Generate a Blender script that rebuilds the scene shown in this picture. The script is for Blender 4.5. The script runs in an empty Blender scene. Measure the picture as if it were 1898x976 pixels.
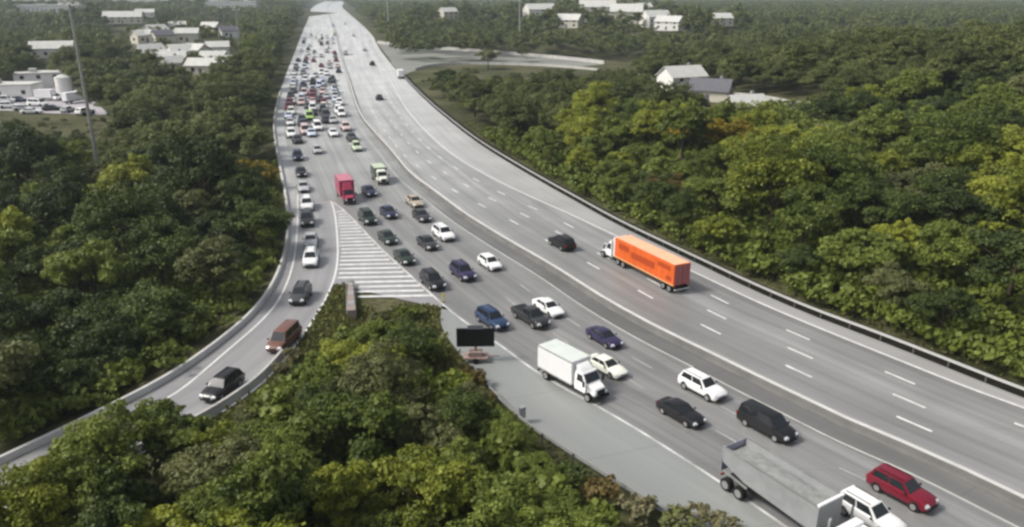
import bpy, bmesh, math, random
import numpy as np
from mathutils import Vector

# ------------------------------------------------------------------ camera, sky, sun, exposure
scene = bpy.context.scene
COL = scene.collection
PW, PH, FPX, CAM_H, HOR = 1898.0, 976.0, 1450.0, 36.3, -18.0     # survey of the photograph
PITCH = math.atan((PH / 2 - HOR) / FPX)
cd = bpy.data.cameras.new("camera")
cd.sensor_width = 36.0
cd.lens = 36.0 * FPX / PW
cd.clip_start = 0.5
cd.clip_end = 20000.0
cam = bpy.data.objects.new("camera", cd)
COL.objects.link(cam)
cam.location = (0, 0, CAM_H)
cam.rotation_euler = (math.pi / 2 - PITCH, 0, 0)
scene.camera = cam

SUN_EL, SUN_AZ = math.radians(47), math.atan2(-0.98, -0.12)      # azimuth measured from +Y towards +X
w = bpy.data.worlds.new("World")
scene.world = w
w.use_nodes = True
nt = w.node_tree
sky = nt.nodes.new("ShaderNodeTexSky")
sky.sky_type = 'NISHITA'
sky.sun_disc = False
sky.sun_elevation = SUN_EL
sky.sun_rotation = SUN_AZ
sky.air_density = 1.0
sky.dust_density = 4.0
sky.ozone_density = 1.0
hs = nt.nodes.new("ShaderNodeHueSaturation")
hs.inputs['Saturation'].default_value = 0.38
nt.links.new(sky.outputs[0], hs.inputs['Color'])
nt.links.new(hs.outputs[0], nt.nodes['Background'].inputs[0])
nt.nodes['Background'].inputs[1].default_value = 0.115

sd = bpy.data.lights.new("sun", 'SUN')
sd.energy = 2.4
sd.angle = math.radians(14)
sd.color = (1.0, 0.955, 0.88)
sun = bpy.data.objects.new("sun", sd)
COL.objects.link(sun)
sdir = Vector((math.sin(SUN_AZ) * math.cos(SUN_EL), math.cos(SUN_AZ) * math.cos(SUN_EL), math.sin(SUN_EL)))
sun.rotation_euler = sdir.to_track_quat('Z', 'Y').to_euler()
sun.location = (-200, 150, 300)

vs = scene.view_settings
vs.view_transform = 'Standard'
vs.look = 'None'
vs.exposure = 0.48
vs.gamma = 1.0
vs.use_curve_mapping = False
scene.cycles.max_bounces = 6
scene.cycles.diffuse_bounces = 3
scene.cycles.glossy_bounces = 2
scene.cycles.transmission_bounces = 3
scene.cycles.transparent_max_bounces = 4
scene.cycles.volume_bounces = 0
scene.cycles.filter_width = 2.7

rnd = random.Random(11)
rng = np.random.default_rng(5)

# ------------------------------------------------------------------ helpers
def ground(px, py, z=0.0):
    """photo survey point -> the place on the ground (or at height z) it shows"""
    a = (px - PW / 2) / FPX
    b = -(py - PH / 2) / FPX
    d = (a, math.cos(PITCH) + b * math.sin(PITCH), -math.sin(PITCH) + b * math.cos(PITCH))
    t = (z - CAM_H) / d[2]
    return (d[0] * t, d[1] * t)

def project(P):
    P = np.asarray(P, float)
    d = P - np.array([0, 0, CAM_H])
    fw = d[:, 1] * math.cos(PITCH) - d[:, 2] * math.sin(PITCH)
    up = d[:, 1] * math.sin(PITCH) + d[:, 2] * math.cos(PITCH)
    return PW / 2 + FPX * d[:, 0] / fw, PH / 2 - FPX * up / fw

def smooth(pts, step=2.0, it=2):
    """smooth curve through the points, evenly resampled with growing steps far away"""
    p = np.array(pts, float)
    for _ in range(it):
        q = [p[0]]
        for i in range(len(p) - 1):
            q.append(p[i] * .75 + p[i + 1] * .25)
            q.append(p[i] * .25 + p[i + 1] * .75)
        q.append(p[-1])
        p = np.array(q)
    s = np.concatenate([[0], np.cumsum(np.linalg.norm(np.diff(p, axis=0), axis=1))])
    n = max(2, int(s[-1] / step))
    t = np.linspace(0, s[-1], n)
    return np.stack([np.interp(t, s, p[:, 0]), np.interp(t, s, p[:, 1])], 1)

def resample(c, n):
    s = np.concatenate([[0], np.cumsum(np.linalg.norm(np.diff(c, axis=0), axis=1))])
    t = np.linspace(0, s[-1], n)
    return np.stack([np.interp(t, s, c[:, 0]), np.interp(t, s, c[:, 1])], 1)

def tangents(c):
    t = np.gradient(c, axis=0)
    return t / np.maximum(np.linalg.norm(t, axis=1), 1e-6)[:, None]

def offset(c, d):
    """curve moved to its right-hand side by d"""
    t = tangents(c)
    return c + np.stack([t[:, 1], -t[:, 0]], 1) * (np.asarray(d)[..., None] if np.ndim(d) else d)

class MB:
    def __init__(s):
        s.v, s.f, s.m, s.cur = [], [], [], 0
    def add(s, vs, fs):
        o = len(s.v)
        s.v += [tuple(map(float, q)) for q in vs]
        for f in fs:
            s.f.append(tuple(i + o for i in f))
            s.m.append(s.cur)
        return s
    def box(s, x0, x1, y0, y1, z0, z1):
        return s.add([(x0, y0, z0), (x1, y0, z0), (x1, y1, z0), (x0, y1, z0), (x0, y0, z1), (x1, y0, z1), (x1, y1, z1), (x0, y1, z1)],
                     [(0, 3, 2, 1), (4, 5, 6, 7), (0, 1, 5, 4), (1, 2, 6, 5), (2, 3, 7, 6), (3, 0, 4, 7)])
    def hexa(s, p):
        """eight corners: bottom four then top four"""
        return s.add(p, [(0, 3, 2, 1), (4, 5, 6, 7), (0, 1, 5, 4), (1, 2, 6, 5), (2, 3, 7, 6), (3, 0, 4, 7)])
    def cyl(s, c, r, h, axis='z', n=14, r2=None):
        r2 = r if r2 is None else r2
        vs, fs = [], []
        for k, (rr, hh) in enumerate(((r, 0), (r2, h))):
            for i in range(n):
                a = 2 * math.pi * i / n
                u, v = rr * math.cos(a), rr * math.sin(a)
                vs.append({'z': (c[0] + u, c[1] + v, c[2] + hh), 'y': (c[0] + u, c[1] + hh, c[2] + v), 'x': (c[0] + hh, c[1] + u, c[2] + v)}[axis])
        for i in range(n):
            j = (i + 1) % n
            fs.append((i, j, n + j, n + i))
        fs += [tuple(range(n))[::-1], tuple(range(n, 2 * n))]
        return s.add(vs, fs)
    def tube(s, pts, rad, n=7):
        vs, fs = [], []
        P = [Vector(p) for p in pts]
        for i, p in enumerate(P):
            d = (P[min(i + 1, len(P) - 1)] - P[max(i - 1, 0)]).normalized()
            u = d.orthogonal().normalized()
            q = d.cross(u)
            for k in range(n):
                a = 2 * math.pi * k / n
                vs.append(p + (u * math.cos(a) + q * math.sin(a)) * rad[i])
        for i in range(len(P) - 1):
            for k in range(n):
                j = (k + 1) % n
                fs.append((i * n + k, i * n + j, (i + 1) * n + j, (i + 1) * n + k))
        fs.append(tuple(range(n))[::-1])
        fs.append(tuple(range((len(P) - 1) * n, len(P) * n)))
        return s.add(vs, fs)
    def loft(s, rings, cap=True):
        n = len(rings[0])
        vs = [q for r in rings for q in r]
        fs = []
        for i in range(len(rings) - 1):
            for k in range(n):
                j = (k + 1) % n
                fs.append((i * n + k, i * n + j, (i + 1) * n + j, (i + 1) * n + k))
        if cap:
            fs.append(tuple(range(n))[::-1])
            fs.append(tuple(range((len(rings) - 1) * n, len(rings) * n)))
        return s.add(vs, fs)

def obj(name, mb, mat, parent=None, bevel=0.0, sm=0.0):
    me = bpy.data.meshes.new(name)
    me.from_pydata(mb.v, [], mb.f)
    mats = mat if isinstance(mat, (list, tuple)) else [mat]
    for m in mats:
        me.materials.append(m)
    if len(mats) > 1:
        me.polygons.foreach_set('material_index', mb.m)
    bm = bmesh.new()
    bm.from_mesh(me)
    bmesh.ops.recalc_face_normals(bm, faces=bm.faces)
    if bevel:
        bmesh.ops.remove_doubles(bm, verts=bm.verts, dist=1e-5)
        es = [e for e in bm.edges if len(e.link_faces) == 2 and e.calc_face_angle(0) > 0.5]
        bmesh.ops.bevel(bm, geom=es, offset=bevel, segments=2, affect='EDGES', clamp_overlap=True)
    bm.to_mesh(me)
    bm.free()
    if sm or bevel:
        me.polygons.foreach_set('use_smooth', [True] * len(me.polygons))
        me.set_sharp_from_angle(angle=sm or 0.7)
    me.update()
    o = bpy.data.objects.new(name, me)
    COL.objects.link(o)
    if parent is not None:
        o.parent = parent
    return o

def tag(o, label=None, cat=None, group=None, kind=None):
    if label: o['label'] = label
    if cat: o['category'] = cat
    if group: o['group'] = group
    if kind: o['kind'] = kind
    return o

def thing(name, label, cat, loc=(0, 0, 0), rz=0.0, group=None):
    o = bpy.data.objects.new(name, None)
    o.empty_display_size = 0.5
    COL.objects.link(o)
    o.location = loc
    o.rotation_euler = (0, 0, rz)
    return tag(o, label, cat, group)

def copy_tree(o, parent=None):
    c = o.copy()
    COL.objects.link(c)
    if parent is not None:
        c.parent = parent
    for ch in list(o.children):
        copy_tree(ch, c)
    return c

# ------------------------------------------------------------------ materials
def pmat(name, col, rough=0.6, spec=0.3, metal=0.0, coat=0.0, var=0.0, scale=1.0, bump=0.0):
    m = bpy.data.materials.new(name)
    m.use_nodes = True
    n, l = m.node_tree.nodes, m.node_tree.links
    b = n['Principled BSDF']
    b.inputs['Base Color'].default_value = (*col, 1)
    b.inputs['Roughness'].default_value = rough
    b.inputs['Specular IOR Level'].default_value = spec
    b.inputs['Metallic'].default_value = metal
    b.inputs['Coat Weight'].default_value = coat
    b.inputs['Coat Roughness'].default_value = 0.08
    if var or bump:
        tc = n.new('ShaderNodeTexCoord')
        nz = n.new('ShaderNodeTexNoise')
        nz.inputs['Scale'].default_value = scale
        nz.inputs['Detail'].default_value = 5
        nz.inputs['Roughness'].default_value = 0.65
        l.new(tc.outputs['Object'], nz.inputs['Vector'])
        if var:
            mr = n.new('ShaderNodeMapRange')
            mr.inputs[1].default_value = 0.3
            mr.inputs[2].default_value = 0.7
            mr.inputs[3].default_value = 1 - var
            mr.inputs[4].default_value = 1 + var
            l.new(nz.outputs[0], mr.inputs[0])
            mx = n.new('ShaderNodeVectorMath')
            mx.operation = 'SCALE'
            mx.inputs[0].default_value = col
            l.new(mr.outputs[0], mx.inputs['Scale'])
            l.new(mx.outputs[0], b.inputs['Base Color'])
        if bump:
            bp = n.new('ShaderNodeBump')
            bp.inputs['Strength'].default_value = bump
            l.new(nz.outputs[0], bp.inputs['Height'])
            l.new(bp.outputs[0], b.inputs['Normal'])
    return m

def road_mat(name, col, streak=0.17, patch=0.13, lanes=4.0):
    """worn pavement: fine grain, broad patches, wear running along the traffic (uv: across, along in metres)"""
    m = bpy.data.materials.new(name)
    m.use_nodes = True
    n, l = m.node_tree.nodes, m.node_tree.links
    b = n['Principled BSDF']
    b.inputs['Roughness'].default_value = 0.5
    b.inputs['Specular IOR Level'].default_value = 0.6
    uv = n.new('ShaderNodeUVMap')
    geo = n.new('ShaderNodeNewGeometry')
    def noise(src, sc, det, vec=None):
        mp = n.new('ShaderNodeMapping')
        mp.inputs['Scale'].default_value = vec or (1, 1, 1)
        l.new(src, mp.inputs['Vector'])
        z = n.new('ShaderNodeTexNoise')
        z.inputs['Scale'].default_value = sc
        z.inputs['Detail'].default_value = det
        l.new(mp.outputs[0], z.inputs['Vector'])
        return z.outputs[0]
    a = noise(uv.outputs[0], 1.0, 4, (1.1, 0.018, 1))
    a2 = noise(uv.outputs[0], 1.0, 3, (0.35, 0.006, 1))
    c = noise(geo.outputs['Position'], 0.09, 5)
    d = noise(geo.outputs['Position'], 6.0, 3)
    def lin(src, amp):
        mr = n.new('ShaderNodeMapRange')
        mr.inputs[1].default_value = 0.3
        mr.inputs[2].default_value = 0.7
        mr.inputs[3].default_value = 1 - amp
        mr.inputs[4].default_value = 1 + amp
        l.new(src, mr.inputs[0])
        return mr.outputs[0]
    prod = None
    for s in (lin(a, streak), lin(a2, streak), lin(c, patch), lin(d, 0.06)):
        if prod is None:
            prod = s
        else:
            q = n.new('ShaderNodeMath')
            q.operation = 'MULTIPLY'
            l.new(prod, q.inputs[0])
            l.new(s, q.inputs[1])
            prod = q.outputs[0]
    # slab joints / sealed cracks across the lane every now and then
    mpv = n.new('ShaderNodeMapping'); mpv.inputs['Scale'].default_value = (.27, .021, 1)
    l.new(uv.outputs[0], mpv.inputs['Vector'])
    vo = n.new('ShaderNodeTexVoronoi'); vo.distance = 'CHEBYCHEV'; vo.inputs['Scale'].default_value = 1.0
    l.new(mpv.outputs[0], vo.inputs['Vector'])
    sx = n.new('ShaderNodeSeparateColor'); l.new(vo.outputs['Color'], sx.inputs[0])
    q = n.new('ShaderNodeMath'); q.operation = 'MULTIPLY'
    l.new(prod, q.inputs[0]); l.new(lin(sx.outputs[0], patch * .35), q.inputs[1]); prod = q.outputs[0]
    # thin dark sealed joints across the slab
    ss = n.new('ShaderNodeSeparateXYZ'); l.new(uv.outputs[0], ss.inputs[0])
    fr = n.new('ShaderNodeMath'); fr.operation = 'PINGPONG'; fr.inputs[1].default_value = 6.1
    l.new(ss.outputs[1], fr.inputs[0])
    jt = n.new('ShaderNodeMapRange'); jt.inputs[1].default_value = .04; jt.inputs[2].default_value = .12; jt.inputs[3].default_value = .86; jt.inputs[4].default_value = 1.0
    l.new(fr.outputs[0], jt.inputs[0])
    q = n.new('ShaderNodeMath'); q.operation = 'MULTIPLY'
    l.new(prod, q.inputs[0]); l.new(jt.outputs[0], q.inputs[1]); prod = q.outputs[0]
    # far glare painted in: pavement colour brightens with distance
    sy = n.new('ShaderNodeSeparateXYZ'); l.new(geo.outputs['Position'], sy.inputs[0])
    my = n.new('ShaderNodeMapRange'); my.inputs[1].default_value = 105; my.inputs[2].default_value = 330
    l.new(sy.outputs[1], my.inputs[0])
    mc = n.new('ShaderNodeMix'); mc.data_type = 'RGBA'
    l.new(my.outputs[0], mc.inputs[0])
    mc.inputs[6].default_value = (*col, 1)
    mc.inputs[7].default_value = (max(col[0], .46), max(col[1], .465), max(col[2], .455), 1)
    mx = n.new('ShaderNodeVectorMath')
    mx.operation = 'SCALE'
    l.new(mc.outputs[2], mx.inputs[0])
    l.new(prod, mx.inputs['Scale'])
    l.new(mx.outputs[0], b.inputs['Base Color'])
    bp = n.new('ShaderNodeBump')
    bp.inputs['Strength'].default_value = 0.15
    l.new(d, bp.inputs['Height'])
    l.new(bp.outputs[0], b.inputs['Normal'])
    return m

def leaf_mat(name, c0, c1):
    m = bpy.data.materials.new(name)
    m.use_nodes = True
    n, l = m.node_tree.nodes, m.node_tree.links
    b = n['Principled BSDF']
    b.inputs['Roughness'].default_value = 0.55
    b.inputs['Specular IOR Level'].default_value = 0.25
    at = n.new('ShaderNodeAttribute')
    at.attribute_name = 'tint'
    oi = n.new('ShaderNodeObjectInfo')
    ad = n.new('ShaderNodeMath'); ad.operation = 'MULTIPLY_ADD'
    ad.inputs[1].default_value = 0.62
    l.new(oi.outputs['Random'], ad.inputs[0])
    sub = n.new('ShaderNodeMath'); sub.operation = 'SUBTRACT'; sub.use_clamp = True
    l.new(at.outputs['Fac'], ad.inputs[2])
    l.new(ad.outputs[0], sub.inputs[0])
    sub.inputs[1].default_value = 0.30
    mix = n.new('ShaderNodeMix'); mix.data_type = 'RGBA'
    l.new(sub.outputs[0], mix.inputs[0])
    mix.inputs[6].default_value = (*c0, 1)
    mix.inputs[7].default_value = (*c1, 1)
    l.new(mix.outputs[2], b.inputs['Base Color'])
    tr = n.new('ShaderNodeBsdfTranslucent')
    l.new(mix.outputs[2], tr.inputs['Color'])
    ms = n.new('ShaderNodeMixShader')
    ms.inputs[0].default_value = 0.28
    l.new(b.outputs[0], ms.inputs[1])
    l.new(tr.outputs[0], ms.inputs[2])
    l.new(ms.outputs[0], n['Material Output'].inputs['Surface'])
    return m

M = {}
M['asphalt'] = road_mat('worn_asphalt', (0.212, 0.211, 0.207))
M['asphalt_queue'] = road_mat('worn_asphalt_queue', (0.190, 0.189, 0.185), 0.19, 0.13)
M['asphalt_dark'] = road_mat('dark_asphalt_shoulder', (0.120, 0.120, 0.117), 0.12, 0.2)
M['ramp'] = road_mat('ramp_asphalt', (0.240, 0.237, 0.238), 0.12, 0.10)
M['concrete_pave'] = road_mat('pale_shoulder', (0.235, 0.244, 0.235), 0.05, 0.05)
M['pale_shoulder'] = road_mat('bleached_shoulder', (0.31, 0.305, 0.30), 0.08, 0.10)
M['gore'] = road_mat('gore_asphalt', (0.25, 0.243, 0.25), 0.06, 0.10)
M['paint'] = pmat('road_paint', (0.62, 0.62, 0.60), 0.6, 0.3, var=0.16, scale=0.8)
M['paint_worn'] = pmat('worn_road_paint', (0.50, 0.50, 0.485), 0.6, 0.3, var=0.42, scale=0.45)
M['paint_faint'] = pmat('faded_road_paint', (0.36, 0.36, 0.35), 0.6, 0.3, var=0.3, scale=0.5)
M['paint_dash'] = pmat('lane_dash_paint', (0.62, 0.62, 0.60), 0.6, 0.3, var=0.22, scale=0.7)
M['paint_yellow'] = pmat('yellow_line_paint', (0.47, 0.465, 0.42), 0.6, 0.3, var=0.22, scale=0.5)
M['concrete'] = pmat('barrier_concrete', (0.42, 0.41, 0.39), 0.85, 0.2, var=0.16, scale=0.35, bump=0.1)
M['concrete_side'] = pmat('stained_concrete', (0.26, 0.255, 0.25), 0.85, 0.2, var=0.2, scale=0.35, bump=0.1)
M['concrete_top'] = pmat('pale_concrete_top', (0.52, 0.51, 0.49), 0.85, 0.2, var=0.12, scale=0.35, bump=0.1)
M['grimy'] = pmat('grimy_barrier_face', (0.15, 0.148, 0.142), 0.9, 0.2, var=0.22, scale=0.3, bump=0.1)  # barrier sides coloured dark to paint in their shade below the pale top
M['galv'] = pmat('galvanised_steel', (0.36, 0.36, 0.345), 0.45, 0.5, 0.6, var=0.15, scale=1.2)
M['post'] = pmat('weathered_post', (0.12, 0.11, 0.10), 0.7, 0.2)
M['glass'] = pmat('dark_glass', (0.018, 0.021, 0.024), 0.10, 0.5)
M['tyre'] = pmat('tyre_rubber', (0.016, 0.016, 0.016), 0.85, 0.2)
M['rim'] = pmat('wheel_rim', (0.42, 0.42, 0.43), 0.35, 0.5, 0.8)
M['trim'] = pmat('black_trim', (0.015, 0.015, 0.016), 0.6, 0.3)
M['lamp'] = pmat('headlamp_glass', (0.72, 0.73, 0.74), 0.12, 0.6)
M['tail'] = pmat('taillamp_red', (0.30, 0.012, 0.012), 0.2, 0.5)
M['amber'] = pmat('amber_lens', (0.55, 0.2, 0.02), 0.3, 0.5)
M['chrome'] = pmat('bright_metal', (0.6, 0.6, 0.6), 0.2, 0.5, 1.0)
M['alu'] = pmat('brushed_aluminium', (0.36, 0.37, 0.375), 0.5, 0.5, 0.35, var=0.12, scale=0.9)
M['alu_rear'] = pmat('dull_aluminium', (0.34, 0.335, 0.40), 0.5, 0.5, 0.2, var=0.1, scale=0.9)
M['load'] = pmat('grey_load', (0.24, 0.245, 0.24), 0.95, 0.1, var=0.25, scale=1.6, bump=0.6)
M['bark'] = pmat('bark', (0.075, 0.058, 0.042), 0.9, 0.1, var=0.3, scale=3, bump=0.5)
M['wood'] = pmat('dark_panel_back', (0.010, 0.011, 0.010), 0.55, 0.3)
M['orange'] = pmat('orange_trailer_paint', (0.62, 0.108, 0.015), 0.6, 0.35, var=0.14, scale=0.6)
M['orange_dark'] = pmat('deep_orange_lettering', (0.36, 0.050, 0.008), 0.6, 0.3)
M['orange_roof'] = pmat('toplight_orange_roof', (0.80, 0.42, 0.26), 0.7, 0.3, var=0.1, scale=0.6)  # roof colour lightened to carry the stronger light falling on top
M['white_box'] = pmat('white_box_panel', (0.74, 0.74, 0.74), 0.5, 0.4, var=0.04, scale=0.7)
M['roof_white'] = pmat('weathered_white_roof', (0.56, 0.60, 0.56), 0.7, 0.3, var=0.08, scale=0.6)
M['safety_orange'] = pmat('safety_orange', (0.31, 0.225, 0.195), 0.6, 0.3, var=0.15, scale=2)
M['cushion'] = pmat('weathered_cushion', (.27, .22, .20), .8, .2, var=.2, scale=1.5)
M['yellow'] = pmat('safety_yellow', (0.62, 0.50, 0.06), 0.5, 0.3)
M['sign_green'] = pmat('sign_green', (0.03, 0.17, 0.10), 0.5, 0.4)
M['lot'] = pmat('parking_lot_concrete', (0.36, 0.34, 0.36), 0.9, 0.2, var=0.12, scale=0.06)
M['wall_white'] = pmat('white_siding', (0.74, 0.73, 0.69), 0.7, 0.2, var=0.05, scale=0.6)
M['wall_cream'] = pmat('cream_siding', (0.60, 0.57, 0.48), 0.7, 0.2, var=0.06, scale=0.6)
M['roof_grey'] = pmat('grey_shingles', (0.13, 0.13, 0.145), 0.9, 0.1, var=0.2, scale=1.5)
M['roof_light'] = pmat('pale_roof', (0.50, 0.50, 0.47), 0.85, 0.2, var=0.12, scale=0.5)
M['roof_red'] = pmat('red_brown_roof', (0.26, 0.09, 0.06), 0.85, 0.2, var=0.2, scale=1.5)
LEAF = {
    'dark':   leaf_mat('leaf_dark_green', (0.025, 0.040, 0.008), (0.090, 0.120, 0.025)),
    'mid':    leaf_mat('leaf_mid_green', (0.056, 0.082, 0.012), (0.186, 0.226, 0.040)),
    'yellow': leaf_mat('leaf_yellow_green', (0.098, 0.122, 0.012), (0.290, 0.315, 0.040)),
    'olive':  leaf_mat('leaf_olive', (0.070, 0.080, 0.026), (0.190, 0.202, 0.074)),
    'gold':   leaf_mat('leaf_golden', (0.140, 0.115, 0.010), (0.370, 0.280, 0.022)),
    'rust':   leaf_mat('leaf_rusty', (0.085, 0.068, 0.018), (0.200, 0.150, 0.050)),
    'dry':    leaf_mat('leaf_dry_straw', (0.120, 0.110, 0.050), (0.250, 0.235, 0.125)),
}

# ------------------------------------------------------------------ road lines, surveyed from the photograph
def G(l, z=0.0): return [ground(x, y, z) for x, y in l]
median = G([(604,10),(612,30),(622,60),(630,95),(637,120),(648,151),(665,208),(693,242),(730,281),(760,320),(803,350),(854,389),(900,418),(950,448),(1035,496),(1109,545),(1186,588),(1240,616),(1313,650),(1395,691),(1503,742),(1592,785),(1708,831),(1824,885),(1898,921)], 0.85)
median = [(-620, 2900)] + median + [(44.5, 39.5), (54, 26), (64, 12)]
rb = G([(690,62),(700,85),(718,110),(740,135),(786,184),(850,238),(900,275),(1000,335),(1077,378),(1147,418),(1295,489),(1390,535),(1503,584),(1617,626),(1731,671),(1882,732)])
rb = [(-580, 2900), (-430, 2060), (-232, 1195)] + rb + [(55, 56), (65, 42), (77, 26), (88, 12)]
redge = G([(717,138),(736,172),(755,206),(803,257),(848,294),(940,345),(1048,392),(1106,420),(1290,505),(1400,558),(1541,617),(1674,670),(1788,716),(1894,754)])
redge = redge + [(53, 56), (62.7, 42), (74.5, 26), (85.5, 12)]
leftb = G([(560,60),(545,100),(525,150),(510,200),(505,240),(515,300),(528,360),(533,420),(525,480),(500,540),(460,590),(400,640),(330,690),(270,725),(130,795),(35,840)])
leftb = [(-660, 2900), (-482, 1980), (-292, 1180)] + leftb + [(-47, 46), (-56, 34), (-68, 22)]
leftl = G([(552,360),(552,420),(545,490),(520,555),(480,600),(420,650),(340,720),(300,745)])
leftl = leftl + [(-37.5, 57.5), (-42, 49), (-50, 38), (-60, 27)]
rampr = [(-33.2, 139)] + G([(620,390),(625,430),(627,490),(610,545),(560,625),(500,700),(440,745),(375,785)]) + [(-31.5, 55), (-38, 45.5), (-47, 34), (-58, 22)]
mainl = [(-33.2, 139)] + G([(640,390),(700,455),(760,510),(850,590),(930,640),(1000,695),(1150,775),(1300,870),(1420,950)]) + [(24.5, 38.5), (33, 24.5), (40, 12)]
mains = G([(818,568),(815,612),(900,710),(975,790),(1100,870),(1230,950)]) + [(17, 40.5), (26, 27), (35, 12)]

c_med = smooth(median)
c_rb = smooth(rb)
c_re = smooth(redge)
c_lb = smooth(leftb)
c_ll = smooth(leftl)
c_rr = smooth(rampr, 1.5)
c_ml = smooth(mainl, 1.5)
c_ms = smooth(mains, 1.5)

def at_y(c, y):
    i = int(np.argmin(np.abs(c[:, 1] - y)))
    return i
YS = 139.0
lb_far, lb_near = c_lb[:at_y(c_lb, YS) + 1], c_lb[at_y(c_lb, YS):]
md_far, md_near = c_med[:at_y(c_med, YS) + 1], c_med[at_y(c_med, YS):]

def strip(name, a, b, mat, z, n=None, kind='structure'):
    """a paved sheet between two lines"""
    n = n or max(len(a), len(b))
    n = min(n, 700)
    A, B = resample(a, n), resample(b, n)
    K = 6
    mid = (A + B) / 2
    s = np.concatenate([[0], np.cumsum(np.linalg.norm(np.diff(mid, axis=0), axis=1))])
    V, UV = [], []
    for k in range(K + 1):
        P = A + (B - A) * k / K
        wd = np.linalg.norm(B - A, axis=1)
        for i in range(n):
            V.append((P[i, 0], P[i, 1], z))
            UV.append((wd[i] * k / K, s[i]))
    F = []
    for k in range(K):
        for i in range(n - 1):
            F.append((k * n + i, k * n + i + 1, (k + 1) * n + i + 1, (k + 1) * n + i))
    me = bpy.data.meshes.new(name)
    me.from_pydata(V, [], F)
    uvl = me.uv_layers.new(name='UVMap')
    li = np.zeros(len(me.loops), int)
    me.loops.foreach_get('vertex_index', li)
    uvl.data.foreach_set('uv', np.array(UV, float)[li].ravel())
    bm = bmesh.new(); bm.from_mesh(me)
    bmesh.ops.recalc_face_normals(bm, faces=bm.faces)
    if sum(f.normal.z for f in bm.faces) < 0:
        bmesh.ops.reverse_faces(bm, faces=bm.faces)
    bm.to_mesh(me); bm.free()
    me.materials.append(mat)
    o = bpy.data.objects.new(name, me)
    COL.objects.link(o)
    if kind: o['kind'] = kind
    return o

# ------------------------------------------------------------------ terrain
def inside(poly, P):
    x, y = P[:, 0], P[:, 1]
    r = np.zeros(len(P), bool)
    j = len(poly) - 1
    for i in range(len(poly)):
        xi, yi = poly[i]; xj, yj = poly[j]
        if yi != yj:
            c = ((yi > y) != (yj > y)) & (x < (xj - xi) * (y - yi) / (yj - yi) + xi)
            r ^= c
        j = i
    return r
pave_poly = np.concatenate([c_lb[::3], c_rb[::-1][::3]])
isl_top = [(-24.0, 95.5), (-17.5, 90.0)]
isl_rr = c_rr[at_y(c_rr, 94):]
isl_poly = np.concatenate([np.array([ground(640, 520), ground(668, 558), ground(790, 566)]), c_ms[at_y(c_ms, 88):][::2], isl_rr[::-1][::2]])
def paved(P): return inside(pave_poly, P) & ~inside(isl_poly, P)
EDGE = np.concatenate([c_lb[::2], c_rb[::2], isl_rr, c_ms])
EDGE = EDGE[EDGE[:, 1] < 900]
def edge_dist(P):
    out = np.empty(len(P))
    for i in range(0, len(P), 4000):
        q = P[i:i + 4000]
        out[i:i + 4000] = np.sqrt(((q[:, None, :] - EDGE[None]) ** 2).sum(2).min(1))
    return out
def sstep(x): x = np.clip(x, 0, 1); return x * x * (3 - 2 * x)
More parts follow.
